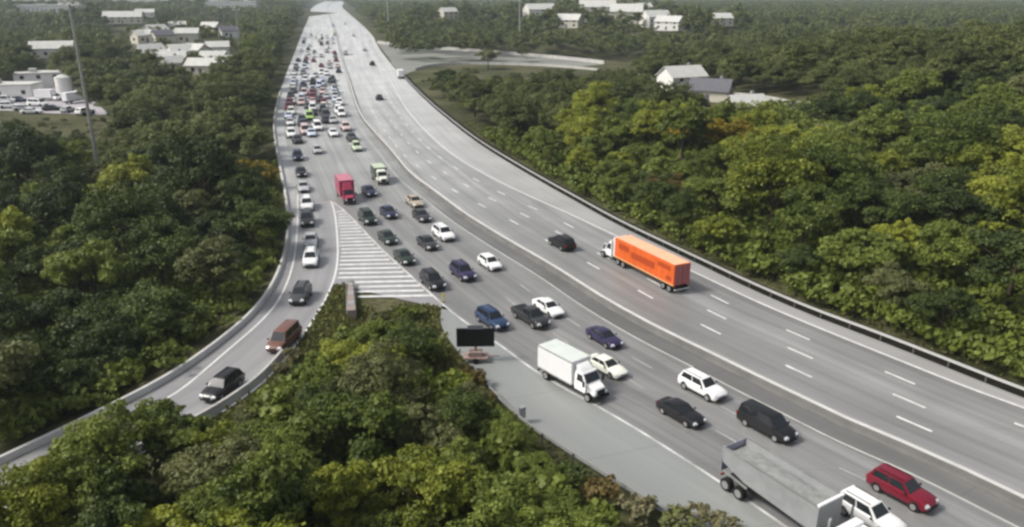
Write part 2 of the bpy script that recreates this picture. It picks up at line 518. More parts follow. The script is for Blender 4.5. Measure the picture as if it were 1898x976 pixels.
HOUSES = [  # px of the foot, width m, depth, wall height, rotation, wall, roof, label
    (1262, 168, 13, 9, 5.0, 0.5, 'wall_white', 'roof_light', 'white house with a pale roof front standing alone amid the right wood'),
    (1316, 184, 11.5, 9, 3.2, -0.35, 'wall_cream', 'roof_grey', 'long low house with a dark grey roof next to the white house'),
    (1000, 34, 26, 14, 8, 0.4, 'wall_white', 'roof_light', 'white gabled house left of the long white blocks on the skyline'),
    (1106, 38, 28.8, 16, 11, 0.05, 'wall_white', 'roof_light', 'long white flat-roofed block high above the access road'),
    (1160, 44, 23.0, 16, 9, -0.1, 'wall_cream', 'roof_light', 'cream block directly right of the long white block'),
    (1214, 50, 18, 12, 7, 0.5, 'wall_white', 'roof_light', 'small white house with a blue-grey shadow right of the cream block'),
    (1240, 54, 16, 10, 5, -0.5, 'wall_white', 'roof_light', 'low white shed at the right end of the skyline houses'),
    (1336, 46, 14, 10, 5, 0.3, 'wall_cream', 'roof_light', 'tiny cream house far right among the distant trees'),
    (830, 34, 16, 10, 6, 0.7, 'wall_cream', 'roof_light', 'pale house beyond the access road left of the light mast'),
    (78, 160, 17, 11, 5.5, 0.2, 'wall_white', 'roof_light', 'white flat building at the back of the parking lot'),
    (12, 176, 22, 10, 4.0, -0.1, 'wall_white', 'roof_light', 'long white building at the left end of the parking lot'),
    (380, 135, 11.2, 7.1, 3.2, -0.25, 'wall_cream', 'roof_light', 'cream house with wide pale roof behind the dark trees on the left'),
    (372, 205, 8.5, 5.9, 2.3, 0.6, 'wall_white', 'roof_red', 'white house with a red-brown roof beside the left highway verge'),
    (405, 100, 10.2, 7.1, 3.8, 0.2, 'wall_white', 'roof_light', 'white house second up the slope in the left town'),
    (350, 76, 11.2, 7.1, 4.4, 0.0, 'wall_cream', 'roof_light', 'cream house in the middle of the left town'),
    (305, 92, 9.2, 7.1, 3.8, 0.5, 'wall_cream', 'roof_grey', 'cream house with a grey roof at the left of the town'),
    (325, 118, 9.2, 6.1, 3.2, 0.1, 'wall_white', 'roof_light', 'white house left of the cream house with the wide roof'),
    (100, 104, 18, 9, 4, 0.1, 'wall_white', 'roof_light', 'pale shed behind the white flat building'),
    (230, 42, 29, 13, 5, 0.1, 'wall_cream', 'roof_light', 'pale shed far off at the left edge of the town'),
    (432, 16, 72, 30, 10, 0.0, 'wall_white', 'roof_light', 'long white warehouse on the horizon left of the highway'),
    (95, 24, 70, 30, 9, 0.0, 'wall_white', 'roof_light', 'low white warehouse on the horizon at the far left'),
    (425, 68, 10.2, 7.1, 3.8, 0.5, 'wall_white', 'roof_grey', 'white house with a grey roof below the twin lamp mast'),
    (290, 66, 12.3, 8.2, 3.8, 0.9, 'wall_white', 'roof_light', 'white house leftmost of the upper row in the left town'),
    (392, 60, 11.5, 8.2, 3.8, -0.4, 'wall_cream', 'roof_light', 'cream house at the right end of the upper row in the left town'),
    (330, 56, 10.7, 7.4, 3.4, 0.2, 'wall_white', 'roof_light', 'small white house in the upper row of the left town'),
    (365, 104, 10.7, 7.4, 3.4, -0.6, 'wall_cream', 'roof_light', 'small cream house between the town and the cream house with wide roof'),
    (412, 128, 9.0, 6.6, 3.1, 0.5, 'wall_white', 'roof_light', 'small white house right of the cream house with wide roof'),
    (270, 30, 18.0, 9.8, 4.2, 0.1, 'wall_white', 'roof_light', 'white house above the town near the horizon on the left'),
    (1865, 398, 8, 6, 3.0, 0.5, 'wall_cream', 'roof_light', 'small cream shed below the rounded yellow-green tree at the right edge'),
    (1185, 30, 22, 13, 8, 0.4, 'wall_white', 'roof_light', 'white house behind the cream block on the skyline'),
    (1055, 50, 16, 11, 5, -0.4, 'wall_cream', 'roof_light', 'pale house below the white gabled house on the skyline'),
    (1378, 232, 9, 7, 3.0, 0.4, 'wall_cream', 'roof_light', 'small cream cabin half hidden in the right wood'),
]
TOWN = []
tr_ = random.Random(8)
while len(TOWN) < 8:
    q = (tr_.randint(262, 446), tr_.randint(34, 140))
    if q[0] > 415 and q[1] > 90: continue
    if all(abs(q[0] - h[0]) + 1.6 * abs(q[1] - h[1]) > 22 for h in HOUSES + TOWN):
        TOWN.append((*q, tr_.uniform(8, 13), tr_.uniform(6, 9), tr_.uniform(2.8, 4.2), tr_.uniform(-1, 1), tr_.choice(['wall_white', 'wall_cream']), 'roof_light', 'small pale house scattered among the trees of the left town'))
HOUSES += TOWN
def knoll(h):
    Y0 = ground(h[0], h[1])[1]
    return 0.0 if h[0] in (78, 12, 372, 1865) else 3.0 if h[0] == 1378 else (7.0 if Y0 < 600 else 11.0) if h[0] < 460 else 5.5 if Y0 < 340 else 8.0 if Y0 < 560 else 13.0
KN_ = []
for h in HOUSES:
    kz = knoll(h)
    KN_.append((*ground(h[0], h[1], kz), kz, (max(h[2], h[3]) * .9 + 5) * (1.0 if kz < 9 else 1.5)))
def terrain(P):
    x, y = P[:, 0], P[:, 1]
    d = edge_dist(P)
    pv = paved(P)
    hill = 17.0 * np.exp(-0.5 * (((x - 160) / 62) ** 2 + ((y - 205) / 85) ** 2))
    hill *= sstep((d - 3) / 30)
    hill += 1.5 * sstep((330 - y) / 60) * sstep((d - 4) / 25) * np.sin(x * 0.05 + 1) * np.cos(y * 0.043)
    for (kx, ky, kz, ks) in KN_:
        if kz: hill = np.maximum(hill, 0) + np.maximum(0, kz - np.maximum(hill, 0)) * np.exp(-(((x - kx) ** 2 + (y - ky) ** 2) / (ks * ks)) ** 2) * sstep((d - 3) / 20)
    left = x < np.interp(y, c_lb[::-1, 1], c_lb[::-1, 0])
    isl = inside(isl_poly, P)
    drop = np.where(left, 3.2 * sstep((d - 1) / 9), np.where(isl, 2.0 * sstep((d - 3) / 9), 0.0))
    drop *= sstep((230 - y) / 60)
    z = -0.12 + hill - drop
    z = np.where(pv, -0.12, z)
    return z

def axis(a, b, fine0, fine1, st):
    c = list(np.arange(fine0, fine1, st))
    p, s = fine0, st
    lo = []
    while p > a:
        s *= 1.22; p -= s; lo.append(p)
    p, s = fine1, st
    hi = []
    while p < b:
        hi.append(p); s *= 1.22; p += s
    hi.append(b)
    return np.array(lo[::-1] + c + hi)
gx = axis(-6000, 6000, -130, 210, 2.5)
gy = axis(-800, 6500, 15, 330, 2.5)
X, Y = np.meshgrid(gx, gy)
P = np.stack([X.ravel(), Y.ravel()], 1)
Z = terrain(P)
ny, nx = X.shape
idx = np.arange(ny * nx).reshape(ny, nx)
F = np.stack([idx[:-1, :-1].ravel(), idx[:-1, 1:].ravel(), idx[1:, 1:].ravel(), idx[1:, :-1].ravel()], 1)
me = bpy.data.meshes.new('ground')
me.from_pydata(np.column_stack([P, Z]).tolist(), [], F.tolist())
gm = bpy.data.materials.new('soil_and_grass')
gm.use_nodes = True
n, l = gm.node_tree.nodes, gm.node_tree.links
b = n['Principled BSDF']
b.inputs['Roughness'].default_value = 0.95
b.inputs['Specular IOR Level'].default_value = 0.1
geo = n.new('ShaderNodeNewGeometry')
z1 = n.new('ShaderNodeTexNoise'); z1.inputs['Scale'].default_value = 0.045; z1.inputs['Detail'].default_value = 8
z2 = n.new('ShaderNodeTexNoise'); z2.inputs['Scale'].default_value = 1.3; z2.inputs['Detail'].default_value = 6
for z in (z1, z2): l.new(geo.outputs['Position'], z.inputs['Vector'])
cr = n.new('ShaderNodeValToRGB')
e = cr.color_ramp.elements
e[0].position, e[0].color = 0.36, (0.046, 0.050, 0.020, 1)
e[1].position, e[1].color = 0.66, (0.098, 0.096, 0.050, 1)
l.new(z1.outputs[0], cr.inputs[0])
mr = n.new('ShaderNodeMapRange')
mr.inputs[1].default_value, mr.inputs[2].default_value, mr.inputs[3].default_value, mr.inputs[4].default_value = .3, .7, .6, 1.35
l.new(z2.outputs[0], mr.inputs[0])
mx = n.new('ShaderNodeVectorMath'); mx.operation = 'SCALE'
l.new(cr.outputs[0], mx.inputs[0]); l.new(mr.outputs[0], mx.inputs['Scale'])
l.new(mx.outputs[0], b.inputs['Base Color'])
bp = n.new('ShaderNodeBump'); bp.inputs['Strength'].default_value = 0.5; bp.inputs['Distance'].default_value = 0.3
l.new(z2.outputs[0], bp.inputs['Height']); l.new(bp.outputs[0], b.inputs['Normal'])
me.materials.append(gm)
me.polygons.foreach_set('use_smooth', [True] * len(me.polygons))
go = bpy.data.objects.new('ground', me); COL.objects.link(go); go['kind'] = 'structure'
def gz(x, y): return float(terrain(np.array([[x, y]]))[0])

# ------------------------------------------------------------------ pavements and markings
med_l = offset(c_med, 0.40)            # c_med runs towards the camera, its right-hand side is the queue side
med_r = offset(c_med, -0.40)
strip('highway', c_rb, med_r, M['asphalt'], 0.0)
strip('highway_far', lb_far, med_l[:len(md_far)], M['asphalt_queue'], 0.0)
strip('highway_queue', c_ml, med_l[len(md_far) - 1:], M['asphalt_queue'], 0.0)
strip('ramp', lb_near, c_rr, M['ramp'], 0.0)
# the gore between ramp and main line, and the wide pale shoulder further on
g_r = c_rr[:at_y(c_rr, 95.5) + 1]
g_m = c_ml[:at_y(c_ml, 87.5) + 1]
strip('gore_pavement', g_r, g_m, M['gore'], 0.0)
strip('shoulder', c_ms, c_ml[at_y(c_ml, c_ms[0, 1]):], M['concrete_pave'], 0.0)
i1 = at_y(c_rb, 420)
rsh = c_rb[i1:]
strip('verge_shade_strip', offset(rsh, -2.6), offset(rsh, -0.02), pmat('shade_darkened_soil', (0.020, 0.019, 0.015), .9, .1, var=.3, scale=.7), -0.05)  # near-black strip: shade under and behind the rail painted onto the soil
strip('right_shoulder', offset(rsh, 0.06), c_re[at_y(c_re, 366):], M['pale_shoulder'], 0.004)
pl = c_lb[at_y(c_lb, 330):at_y(c_lb, 80)]
strip('left_shoulder', pl, offset(pl, -np.interp(np.arange(len(pl)), [0, len(pl) * .75, len(pl) - 1], [3.2, 2.6, .2])), M['pale_shoulder'], 0.004)
sh_in = offset(c_med, 2.7)
i0 = at_y(c_med, 300)
strip('median_shoulder', med_l[i0:], sh_in[i0:], M['asphalt_dark'], 0.004)

def ribbon(mb, c, width, z, s0=None, s1=None):
    s = np.concatenate([[0], np.cumsum(np.linalg.norm(np.diff(c, axis=0), axis=1))])
    a = 0 if s0 is None else s0
    bb = s[-1] if s1 is None else s1
    k = max(2, int((bb - a) / 2.0) + 1)
    t = np.linspace(a, bb, k)
    p = np.stack([np.interp(t, s, c[:, 0]), np.interp(t, s, c[:, 1])], 1)
    A, B = offset(p, -width / 2), offset(p, width / 2)
    vs = [(q[0], q[1], z) for q in A] + [(q[0], q[1], z) for q in B]
    mb.add(vs, [(i, k + i, k + i + 1, i + 1) for i in range(k - 1)])
def curve_len(c): return float(np.linalg.norm(np.diff(c, axis=0), axis=1).sum())

mk = MB()
ribbon(mk, c_re, 0.32, 0.010)
obj('right_edge_line', mk, M['paint'])['kind'] = 'structure'
mk = MB()
rl = offset(c_med[at_y(c_med, 330):], -1.25)
ribbon(mk, rl, 0.22, 0.010)
obj('median_edge_line', mk, M['paint_worn'])['kind'] = 'structure'
mk = MB()
ribbon(mk, offset(c_med[at_y(c_med, 230):], 2.75), 0.20, 0.012)
obj('queue_edge_line', mk, M['paint_yellow'])['kind'] = 'structure'
mk = MB()
ribbon(mk, c_ml, 0.26, 0.010)
obj('shoulder_edge_line', mk, M['paint_worn'])['kind'] = 'structure'
mk = MB()
ribbon(mk, c_rr[:at_y(c_rr, 62)], 0.28, 0.010)
ribbon(mk, c_ll, 0.24, 0.010)
obj('ramp_edge_lines', mk, M['paint'])['kind'] = 'structure'
# broken lane lines: three on the free side, two on the queue side
def dashes(mb, c, period=12.2, ln=3.2, width=0.2, start=0.0, smax=None):
    L = curve_len(c) if smax is None else smax
    s = start
    while s + ln < L:
        ribbon(mb, c, width, 0.010, s, s + ln)
        s += period
mk = MB()
i0 = at_y(c_re, 300)
re2 = c_re[i0:]
for k, st in ((1, 2.0), (2, 6.5), (3, 10.5)):
    dashes(mk, offset(re2, 3.62 * k), start=st, width=0.29)
obj('lane_dashes', mk, M['paint_dash'])['kind'] = 'structure'
mk = MB()
q0 = offset(c_med[at_y(c_med, 260):], 2.75)
for k, st in ((1, 3.0), (2, 7.0)):
    dashes(mk, offset(q0, 3.62 * k), start=st, width=0.16, ln=3.0)
obj('queue_lane_dashes', mk, M['paint_faint'])['kind'] = 'structure'
# white hatching of the gore
mk = MB()
L = 24
for k in range(L):
    y = 131.0 - k * (131 - 91.0) / (L - 1)
    a = c_rr[at_y(c_rr, y)]; b2 = c_ml[at_y(c_ml, y + 0.4)]
    yb = y
    if y < 97:
        a = np.array(ground(672, 488 + 0 * 1)) ; a = np.array([a[0], y])
    wd = 0.62
    p0, p1 = np.array([a[0] + 0.35, yb]), np.array([b2[0] - 0.35, yb + 0.5])
    if p1[0] - p0[0] < 0.6: continue
    mk.add([(p0[0], p0[1], .012), (p1[0], p1[1], .012), (p1[0], p1[1] + wd, .012), (p0[0], p0[1] + wd, .012)], [(0, 1, 2, 3)])
obj('gore_hatching', mk, M['paint_dash'])['kind'] = 'structure'

# ------------------------------------------------------------------ barriers and guardrails
def jersey(name, c, h, wt, wb, label, cat, mats):
    """concrete barrier with a flared foot, swept along c"""
    prof = [(-wb, -0.1), (-wb, 0.08), (-wt - 0.06, 0.34), (-wt, h - 0.03), (-wt + 0.03, h), (wt - 0.03, h), (wt, h - 0.03), (wt + 0.06, 0.34), (wb, 0.08), (wb, -0.1)]
    n = min(len(c), 600)
    c = resample(c, n)
    t = tangents(c)
    nr = np.stack([t[:, 1], -t[:, 0]], 1)
    mb = MB()
    rings = [[(c[i, 0] + nr[i, 0] * d, c[i, 1] + nr[i, 1] * d, z) for d, z in prof] for i in range(n)]
    mb.loft(rings)
    k = len(prof)
    side_faces = (0, 1, 2, 3, 5, 6, 7, 8) if mats[1].name.startswith('grimy') else (0, 1, 2, 6, 7, 8)  # 'grimy' is the dark side colour with shade painted in, not grime
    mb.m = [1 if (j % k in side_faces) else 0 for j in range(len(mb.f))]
    o = obj(name, mb, mats)
    return tag(o, label, cat)
jersey('median_barrier', c_med, 0.86, 0.27, 0.42, 'long concrete barrier dividing the queue from the free-flowing side', 'barrier', [M['concrete_top'], M['grimy']])  # 'grimy' sides: shade painted in as a dark colour
jersey('ramp_parapet', offset(c_lb[at_y(c_lb, 300):], -0.2), 0.62, 0.18, 0.28, 'curving concrete parapet along the wooded left edge of the ramp', 'barrier', [M['concrete_top'], M['concrete_top']])
jersey('ramp_parapet', offset(c_rr[at_y(c_rr, 74):], 0.55), 0.70, 0.16, 0.28, 'short concrete parapet along the inner edge of the ramp beside the black car', 'barrier', [M['concrete'], M['concrete']])
# kerb-like low wall at the ramp's inside, then the two steel guardrails
def guardrail(name, c, label, side, post_step=3.8, cat='guardrail', maxposts=95):
    root = thing(name, label, cat, (float(c[0, 0]), float(c[0, 1]), 0))
    ox, oy = float(c[0, 0]), float(c[0, 1])
    cc = resample(c, min(len(c), 400)) - np.array([[ox, oy]])
    t = tangents(cc)
    nr = np.stack([t[:, 1], -t[:, 0]], 1) * side
    prof = [(0.0, 0.68), (0.07, 0.74), (0.02, 0.83), (0.08, 0.92), (0.0, 0.98), (-0.05, 0.98), (-0.05, 0.68)]
    mb = MB()
    mb.loft([[(cc[i, 0] + nr[i, 0] * d, cc[i, 1] + nr[i, 1] * d, z) for d, z in prof] for i in range(len(cc))])
    obj('rail', mb, M['rail'], root)
    L = curve_len(cc)
    m = min(maxposts, int(L / post_step))
    for s in (np.arange(m) + 0.5) * (L / m if m < maxposts else post_step):
        ss = np.concatenate([[0], np.cumsum(np.linalg.norm(np.diff(cc, axis=0), axis=1))])
        x, y = np.interp(L - s, ss, cc[:, 0]), np.interp(L - s, ss, cc[:, 1])
        i = int(np.argmin((cc[:, 0] - x) ** 2 + (cc[:, 1] - y) ** 2))
        q = MB()
        px, py = x - nr[i, 0] * 0.13, y - nr[i, 1] * 0.13
        q.box(px - .07, px + .07, py - .07, py + .07, -0.3, 0.95)
        obj('post', q, M['post'], root)
    return root
rm = bpy.data.materials.new('galvanised_rail_with_rust'); rm.use_nodes = True
n, l = rm.node_tree.nodes, rm.node_tree.links
b = n['Principled BSDF']; b.inputs['Roughness'].default_value = .55; b.inputs['Metallic'].default_value = .3
tc = n.new('ShaderNodeNewGeometry'); nz = n.new('ShaderNodeTexNoise'); nz.inputs['Scale'].default_value = .035; nz.inputs['Detail'].default_value = 6
l.new(tc.outputs['Position'], nz.inputs['Vector'])
cr = n.new('ShaderNodeValToRGB'); e = cr.color_ramp.elements
e[0].position, e[0].color = .60, (.36, .36, .345, 1)
e[1].position, e[1].color = .68, (.21, .105, .075, 1)
l.new(nz.outputs[0], cr.inputs[0]); l.new(cr.outputs[0], b.inputs['Base Color'])
M['rail'] = rm
guardrail('guardrail', offset(c_rb[at_y(c_rb, 420):], -0.1), 'long steel guardrail along the right edge of the highway under the wood', 1)
guardrail('guardrail', c_ms[at_y(c_ms, 66):] - np.array([[0.5, 0.3]]), 'steel guardrail edging the pale shoulder above the foreground trees', -1)

# access road coming in from the right, far away
sr_a = smooth(G([(700, 80), (760, 86), (860, 94), (960, 102), (1040, 109), (1120, 118)]), 4)
sr_b = smooth(G([(745, 140), (790, 122), (860, 118), (960, 120), (1040, 124), (1110, 131)]), 4)
strip('access_road', sr_a, sr_b, pmat('dusty_asphalt', (0.20, 0.205, 0.18), 0.8, 0.3, var=0.2, scale=0.02), 0.02)
jersey('access_road_wall', sr_a, 1.7, 0.22, 0.35, 'pale concrete wall along the far side of the access road', 'wall', [M['concrete'], M['concrete']])
jersey('access_road_wall', sr_b[6:], 1.1, 0.22, 0.35, 'low pale wall along the near side of the access road', 'wall', [M['concrete'], M['concrete']])
# paved lot on the left beyond the wood
lot = MB()
lp = G([(-60, 205), (205, 213), (150, 168), (20, 150), (-60, 150)])
lot.add([(x, y, 0.03) for x, y in lp], [tuple(range(len(lp)))])
obj('parking_lot', lot, M['lot'])['kind'] = 'structure'

# ------------------------------------------------------------------ trees
def tube_tree(seed, H, R):
    r = random.Random(seed)
    mb = MB()
    lean = (r.uniform(-.4, .4), r.uniform(-.4, .4))
    rt = 0.024 * H
    pts = [(0, 0, -0.6), (lean[0] * .1, lean[1] * .1, H * .2), (lean[0] * .6, lean[1] * .6, H * .5), (lean[0], lean[1], H * .82)]
    mb.tube(pts, [rt * 1.5, rt, rt * .65, rt * .2])
    for k in range(6):
        a = k * 1.05 + r.uniform(-.4, .4)
        z0 = H * r.uniform(.28, .55)
        d = R * r.uniform(.45, .75)
        mb.tube([(lean[0] * z0 / H, lean[1] * z0 / H, z0), (math.cos(a) * d * .5, math.sin(a) * d * .5, z0 + H * .12), (math.cos(a) * d, math.sin(a) * d, z0 + H * r.uniform(.2, .3))], [rt * .45, rt * .3, rt * .1], 5)
    return mb

def crown_arrays(seed, H, R, nl, nleaf, leaf, base=0.30, jit=.45):
    g = np.random.default_rng(seed)
    cz, rz = H * (1 + base) / 2, H * (1 - base) / 2
    C, Rr = [], []
    for k in range(nl):
        u = g.normal(size=3); u /= np.linalg.norm(u)
        if u[2] < -0.35: u[2] *= -0.6
        f = g.uniform(.45, .86)
        C.append(np.array([u[0] * R * f, u[1] * R * f, cz + u[2] * rz * f]))
        Rr.append(R * g.uniform(.22, .42))
    C, Rr = np.array(C), np.array(Rr)
    # every bough breaks up into smaller sprays, some thin, some dense
    ns = 6
    u = g.normal(size=(nl, ns, 3)); u /= np.linalg.norm(u, axis=2)[:, :, None]
    u[:, :, 2] = np.abs(u[:, :, 2]) * .8 - .12
    sc_ = (C[:, None] + u * (Rr[:, None, None] * g.uniform(.55, 1.12, (nl, ns, 1)))).reshape(-1, 3)
    sr = (Rr[:, None] * g.uniform(.26, .62, (nl, ns))).ravel()
    dens = g.uniform(.35, 1.0, nl * ns)
    pr = sr ** 2 * dens; pr /= pr.sum()
    li = g.choice(nl * ns, size=int(nleaf * 1.5), p=pr)
    d = g.normal(size=(len(li), 3)); d /= np.linalg.norm(d, axis=1)[:, None]
    d[:, 2] = np.where(d[:, 2] < -0.35, -d[:, 2], d[:, 2])
    rr = np.clip(g.normal(.88, .20, len(li)), .3, 1.35)
    p = sc_[li] + d * np.array([1.12, 1.12, .72]) * (sr[li] * rr)[:, None]
    inner = (((p - np.array([0, 0, cz])) / np.array([R * .62, R * .62, rz * .62])) ** 2).sum(1)
    keep = inner > .55
    p, d, li = p[keep][:nleaf], d[keep][:nleaf], li[keep][:nleaf]
    nl = nl * ns
    nrm = d * .8 + g.normal(size=d.shape) * jit + np.array([0, 0, .25])
    nrm /= np.linalg.norm(nrm, axis=1)[:, None]
    a = np.cross(nrm, g.normal(size=d.shape)); a /= np.linalg.norm(a, axis=1)[:, None]
    b = np.cross(nrm, a)
    s = leaf * g.uniform(.5, 1.25, len(p))[:, None]
    e = g.uniform(.55, 1.0, len(p))[:, None]
    e2 = g.uniform(.5, 1.0, len(p))[:, None]
    V = np.stack([p - a * s * .8 - b * s * e * .5, p + a * s * e2 * .7 - b * s * e * .7, p + a * s * .8 + b * s * e * .5, p - a * s * e2 * .7 + b * s * e * .8], 1).reshape(-1, 3)
    lobe_t = g.uniform(0, .62, nl)
    tint = np.clip(lobe_t[li] + g.uniform(-.05, .43, len(p)), 0, 1)
    return V, tint

def leaf_mesh(name, V, tint, mat):
    n = len(V) // 4
    me = bpy.data.meshes.new(name)
    me.vertices.add(len(V)); me.loops.add(len(V)); me.polygons.add(n)
    me.vertices.foreach_set('co', V.astype(np.float32).ravel())
    me.loops.foreach_set('vertex_index', np.arange(len(V), dtype=np.int32))
    me.polygons.foreach_set('loop_start', np.arange(0, len(V), 4, dtype=np.int32))
    at = me.attributes.new('tint', 'FLOAT', 'FACE')
    at.data.foreach_set('value', tint.astype(np.float32))
    me.materials.append(mat)
    me.update(calc_edges=True)
    return me

PROT = []
for k, (H, R, nl) in enumerate([(11, 5.2, 22), (13, 5.6, 42), (9.5, 5.0, 17), (12.5, 4.4, 30), (10.5, 5.9, 24), (8, 4.2, 20)]):
    V, tn = crown_arrays(100 + k, H, R, nl, 12500, 0.225, .12)
    cm = leaf_mesh('crown', V, tn, LEAF['mid'])
    tb = tube_tree(200 + k, H, R)
    tm = bpy.data.meshes.new('trunk'); tm.from_pydata(tb.v, [], tb.f); tm.materials.append(M['bark'])
    PROT.append((H, R, cm, tm))

def plant_tree(x, y, k, s, kind, label, group, z=None, sz=1.0):
    H, R, cm, tm = PROT[k]
    root = thing('tree', label, 'tree', (x, y, gz(x, y) if z is None else z), rnd.uniform(0, 6.28), group)
    root.scale = (s * rnd.uniform(.86, 1.16), s * rnd.uniform(.86, 1.16), s * sz * rnd.uniform(.9, 1.1))
    c = bpy.data.objects.new('crown', cm); COL.objects.link(c); c.parent = root
    c.material_slots[0].link = 'OBJECT'; c.material_slots[0].material = LEAF[kind]
    t = bpy.data.objects.new('trunk', tm); COL.objects.link(t); t.parent = root
    return root

def scatter(x0, x1, y0, y1, gap, ok, nmax, seed, tries=9000):
    g = np.random.default_rng(seed)
    cand = np.stack([g.uniform(x0, x1, tries), g.uniform(y0, y1, tries)], 1)
    cand = cand[ok(cand)]
    out = np.zeros((0, 2))
    for c in cand:
        if len(out) == 0 or ((out - c) ** 2).sum(1).min() > gap * gap:
            out = np.vstack([out, c])
            if len(out) >= nmax: break
    return out
in_view = lambda P, m=8: np.abs(P[:, 0]) < 0.66 * P[:, 1] + m
LBX = lambda y: np.interp(y, c_lb[::-1, 1], c_lb[::-1, 0])
RBX = lambda y: np.interp(y, c_rb[::-1, 1], c_rb[::-1, 0])
KN = {'dark': 'dark green', 'mid': 'mid green', 'yellow': 'bright yellow-green', 'olive': 'greyish olive', 'gold': 'golden', 'rust': 'rusty brown'}
def tree_label(kind, s, place): return f"{'tall' if s > 1.05 else 'smaller'} {KN[kind]} tree {place}"

SPECIAL = [(452, 350, 'gold', 1.25, 5), (1290, 322, 'gold', 1.05, 4), (1352, 335, 'gold', 1.0, 0), (1845, 392, 'yellow', 1.0, 4), (1235, 392, 'rust', .62, 4), (1100, 270, 'yellow', 1.1, 1), (960, 268, 'yellow', .85, 2)]
SPXY = np.array([ground(q[0], q[1]) for q in SPECIAL])
def far_from_special(P, r=7.5): return ((P[:, None] - SPXY[None]) ** 2).sum(2).min(1) > r * r
# left wood
def ok_left(P):
    return far_from_special(P) & (P[:, 0] < LBX(P[:, 1]) - 4.0) & in_view(P) & (P[:, 1] < 158 + 0.06 * (P[:, 0] + 60))
left_pts = scatter(-125, -30, 36, 170, 6.9, ok_left, 96, 21)
for x, y in left_pts:
    dd = LBX(y) - x
    g = rnd.random()
    kind = 'dark' if g < .60 else 'mid' if g < .84 else 'olive' if g < .90 else 'yellow'
    if dd < 18 or y < 84: kind = 'dark' if g < .86 else 'olive'
    s = rnd.uniform(.82, 1.2)
    if dd < 11: s *= .78
    place = ('on the edge of the left wood beside the ramp parapet' if dd < 16 else
             'at the back of the left wood before the parking lot' if y > 132 else
             'in the middle of the left wood' if y > 85 else 'in the near corner of the left wood')
    plant_tree(x, y, rnd.randrange(6), s, kind, tree_label(kind, s, place), 'trees of the wood left of the ramp')
# foreground wood between ramp and main line
def ok_isl(P):
    d = edge_dist(P)
    y = P[:, 1]
    return inside(isl_poly, P) & (d > np.where(y > 62, 2.6, 2.8)) & (y < 84) & (y > 22)
SKY_X = [-300, 0, 150, 290, 370, 400, 450, 500, 560, 620, 670, 720, 800, 830, 880, 920, 980, 1040, 1100, 1200, 1300, 1420]
SKY_Y = [900, 850, 778, 742, 800, 800, 752, 715, 668, 610, 585, 590, 612, 655, 705, 748, 800, 872, 925, 972, 1010, 1060]
def fits(x, y, z, H, R):
    pts = []
    for a in np.linspace(0, 6.28, 10):
        for e in (0, .5, 1.0, 1.4):
            pts.append((x + R * math.cos(e) * math.cos(a), y + R * math.cos(e) * math.sin(a), z + H * (.57 + .43 * math.sin(e))))
    px, py = project(pts)
    return bool((py > np.interp(px, SKY_X, SKY_Y) - 6).all())
isl_pts = scatter(-66, 34, 18, 92, 3.4, ok_isl, 400, 31)
order = np.argsort(isl_pts[:, 1])
planted = []
for x, y in isl_pts[order]:
    if len(planted) >= 92: break
    k = rnd.randrange(6)
    H, R = PROT[k][:2]
    z = gz(x, y)
    s = rnd.uniform(.58, .86)
    while s > .26 and not fits(x, y, z, H * s, R * s): s *= .92
    if s <= .26: continue
    if any((x - a) ** 2 + (y - b) ** 2 < (1.12 * R * s) ** 2 for a, b in planted): continue
    if y < 27 or (y < 36 and abs(x) > 26): continue
    planted.append((x, y))
    g = rnd.random()
    kind = 'mid' if g < .52 else 'yellow' if g < .68 else 'dark' if g < .84 else 'olive'
    place = ('below the message sign in the foreground wood' if y > 58 and x > -14 else 'on the island between ramp and message sign' if y > 58 else 'in the front row of the foreground wood' if y < 42 else
             'in the foreground wood below the ramp' if x < -12 else 'in the foreground wood below the pale shoulder')
    plant_tree(x, y, k, s, kind, f"{'large' if s > .6 else 'small'} {KN[kind]} tree {place}", 'trees of the foreground wood')
for tx, ty, kq, k, lb in [(25, 868, .80, 1, 'tree crown at the lower left corner hiding the ramp below the last car'), (105, 822, .80, 0, 'tree beside the lower left corner overhanging the ramp'), (190, 775, .80, 4, 'tall tree covering the ramp behind the last black car'),
                          (268, 748, .84, 2, 'topmost tree covering the ramp left of the last black car'), (335, 775, .86, 5, 'small tree at the ramp edge just below the last black car')]:
    gx_, gy_ = ground(tx, ty)
    x, y = gx_ * kq, gy_ * kq
    ztop = CAM_H * (1 - kq)
    z = gz(x, y)
    sv = min(1.1, (ztop - z) / PROT[k][0])
    r = plant_tree(x, y, k, sv, ['mid', 'yellow', 'mid', 'olive', 'mid'][k % 5], lb, None)
    r.scale = (sv * .92, sv * .92, sv)
# right wood, near part
HP = []
for h in HOUSES:
    x, y = KN_[len(HP)][:2]; HP.append((x, y, max(h[2], h[3]) * .5))
CLEAR = []   # ground kept free of trees: each house and the strip in front of it
for (x, y, r) in HP:
    u = np.array([x, y]) / math.hypot(x, y)
    for k in range(0, 5 if y < 420 else 4 if x > 0 or r > 6 else 2):
        q = np.array([x, y]) - u * r * 1.1 * k * (1.2 if y > 250 else .9)
        CLEAR.append((q[0], q[1], r * (1.15 if k < 2 else .9)))
for px, py, rr in [(1370, 226, 6), (1400, 236, 5), (1425, 244, 5), (1450, 251, 5), (1475, 258, 5), (1375, 240, 4), (1412, 252, 4), (1450, 266, 4), (60, 183, 17), (20, 190, 16), (120, 190, 15), (168, 204, 7)]:
    x, y = ground(px, py); CLEAR.append((x, y, rr))
for px, py in [(1352, 222), (1385, 232), (1420, 242), (1455, 253), (1490, 262)]:
    x, y = ground(px, py)
    for k, rr in ((1.0, 5), (.95, 5), (.90, 5.5), (.85, 5), (.80, 4.5)): CLEAR.append((x * k, y * k, rr))
CLEAR = np.array(CLEAR)
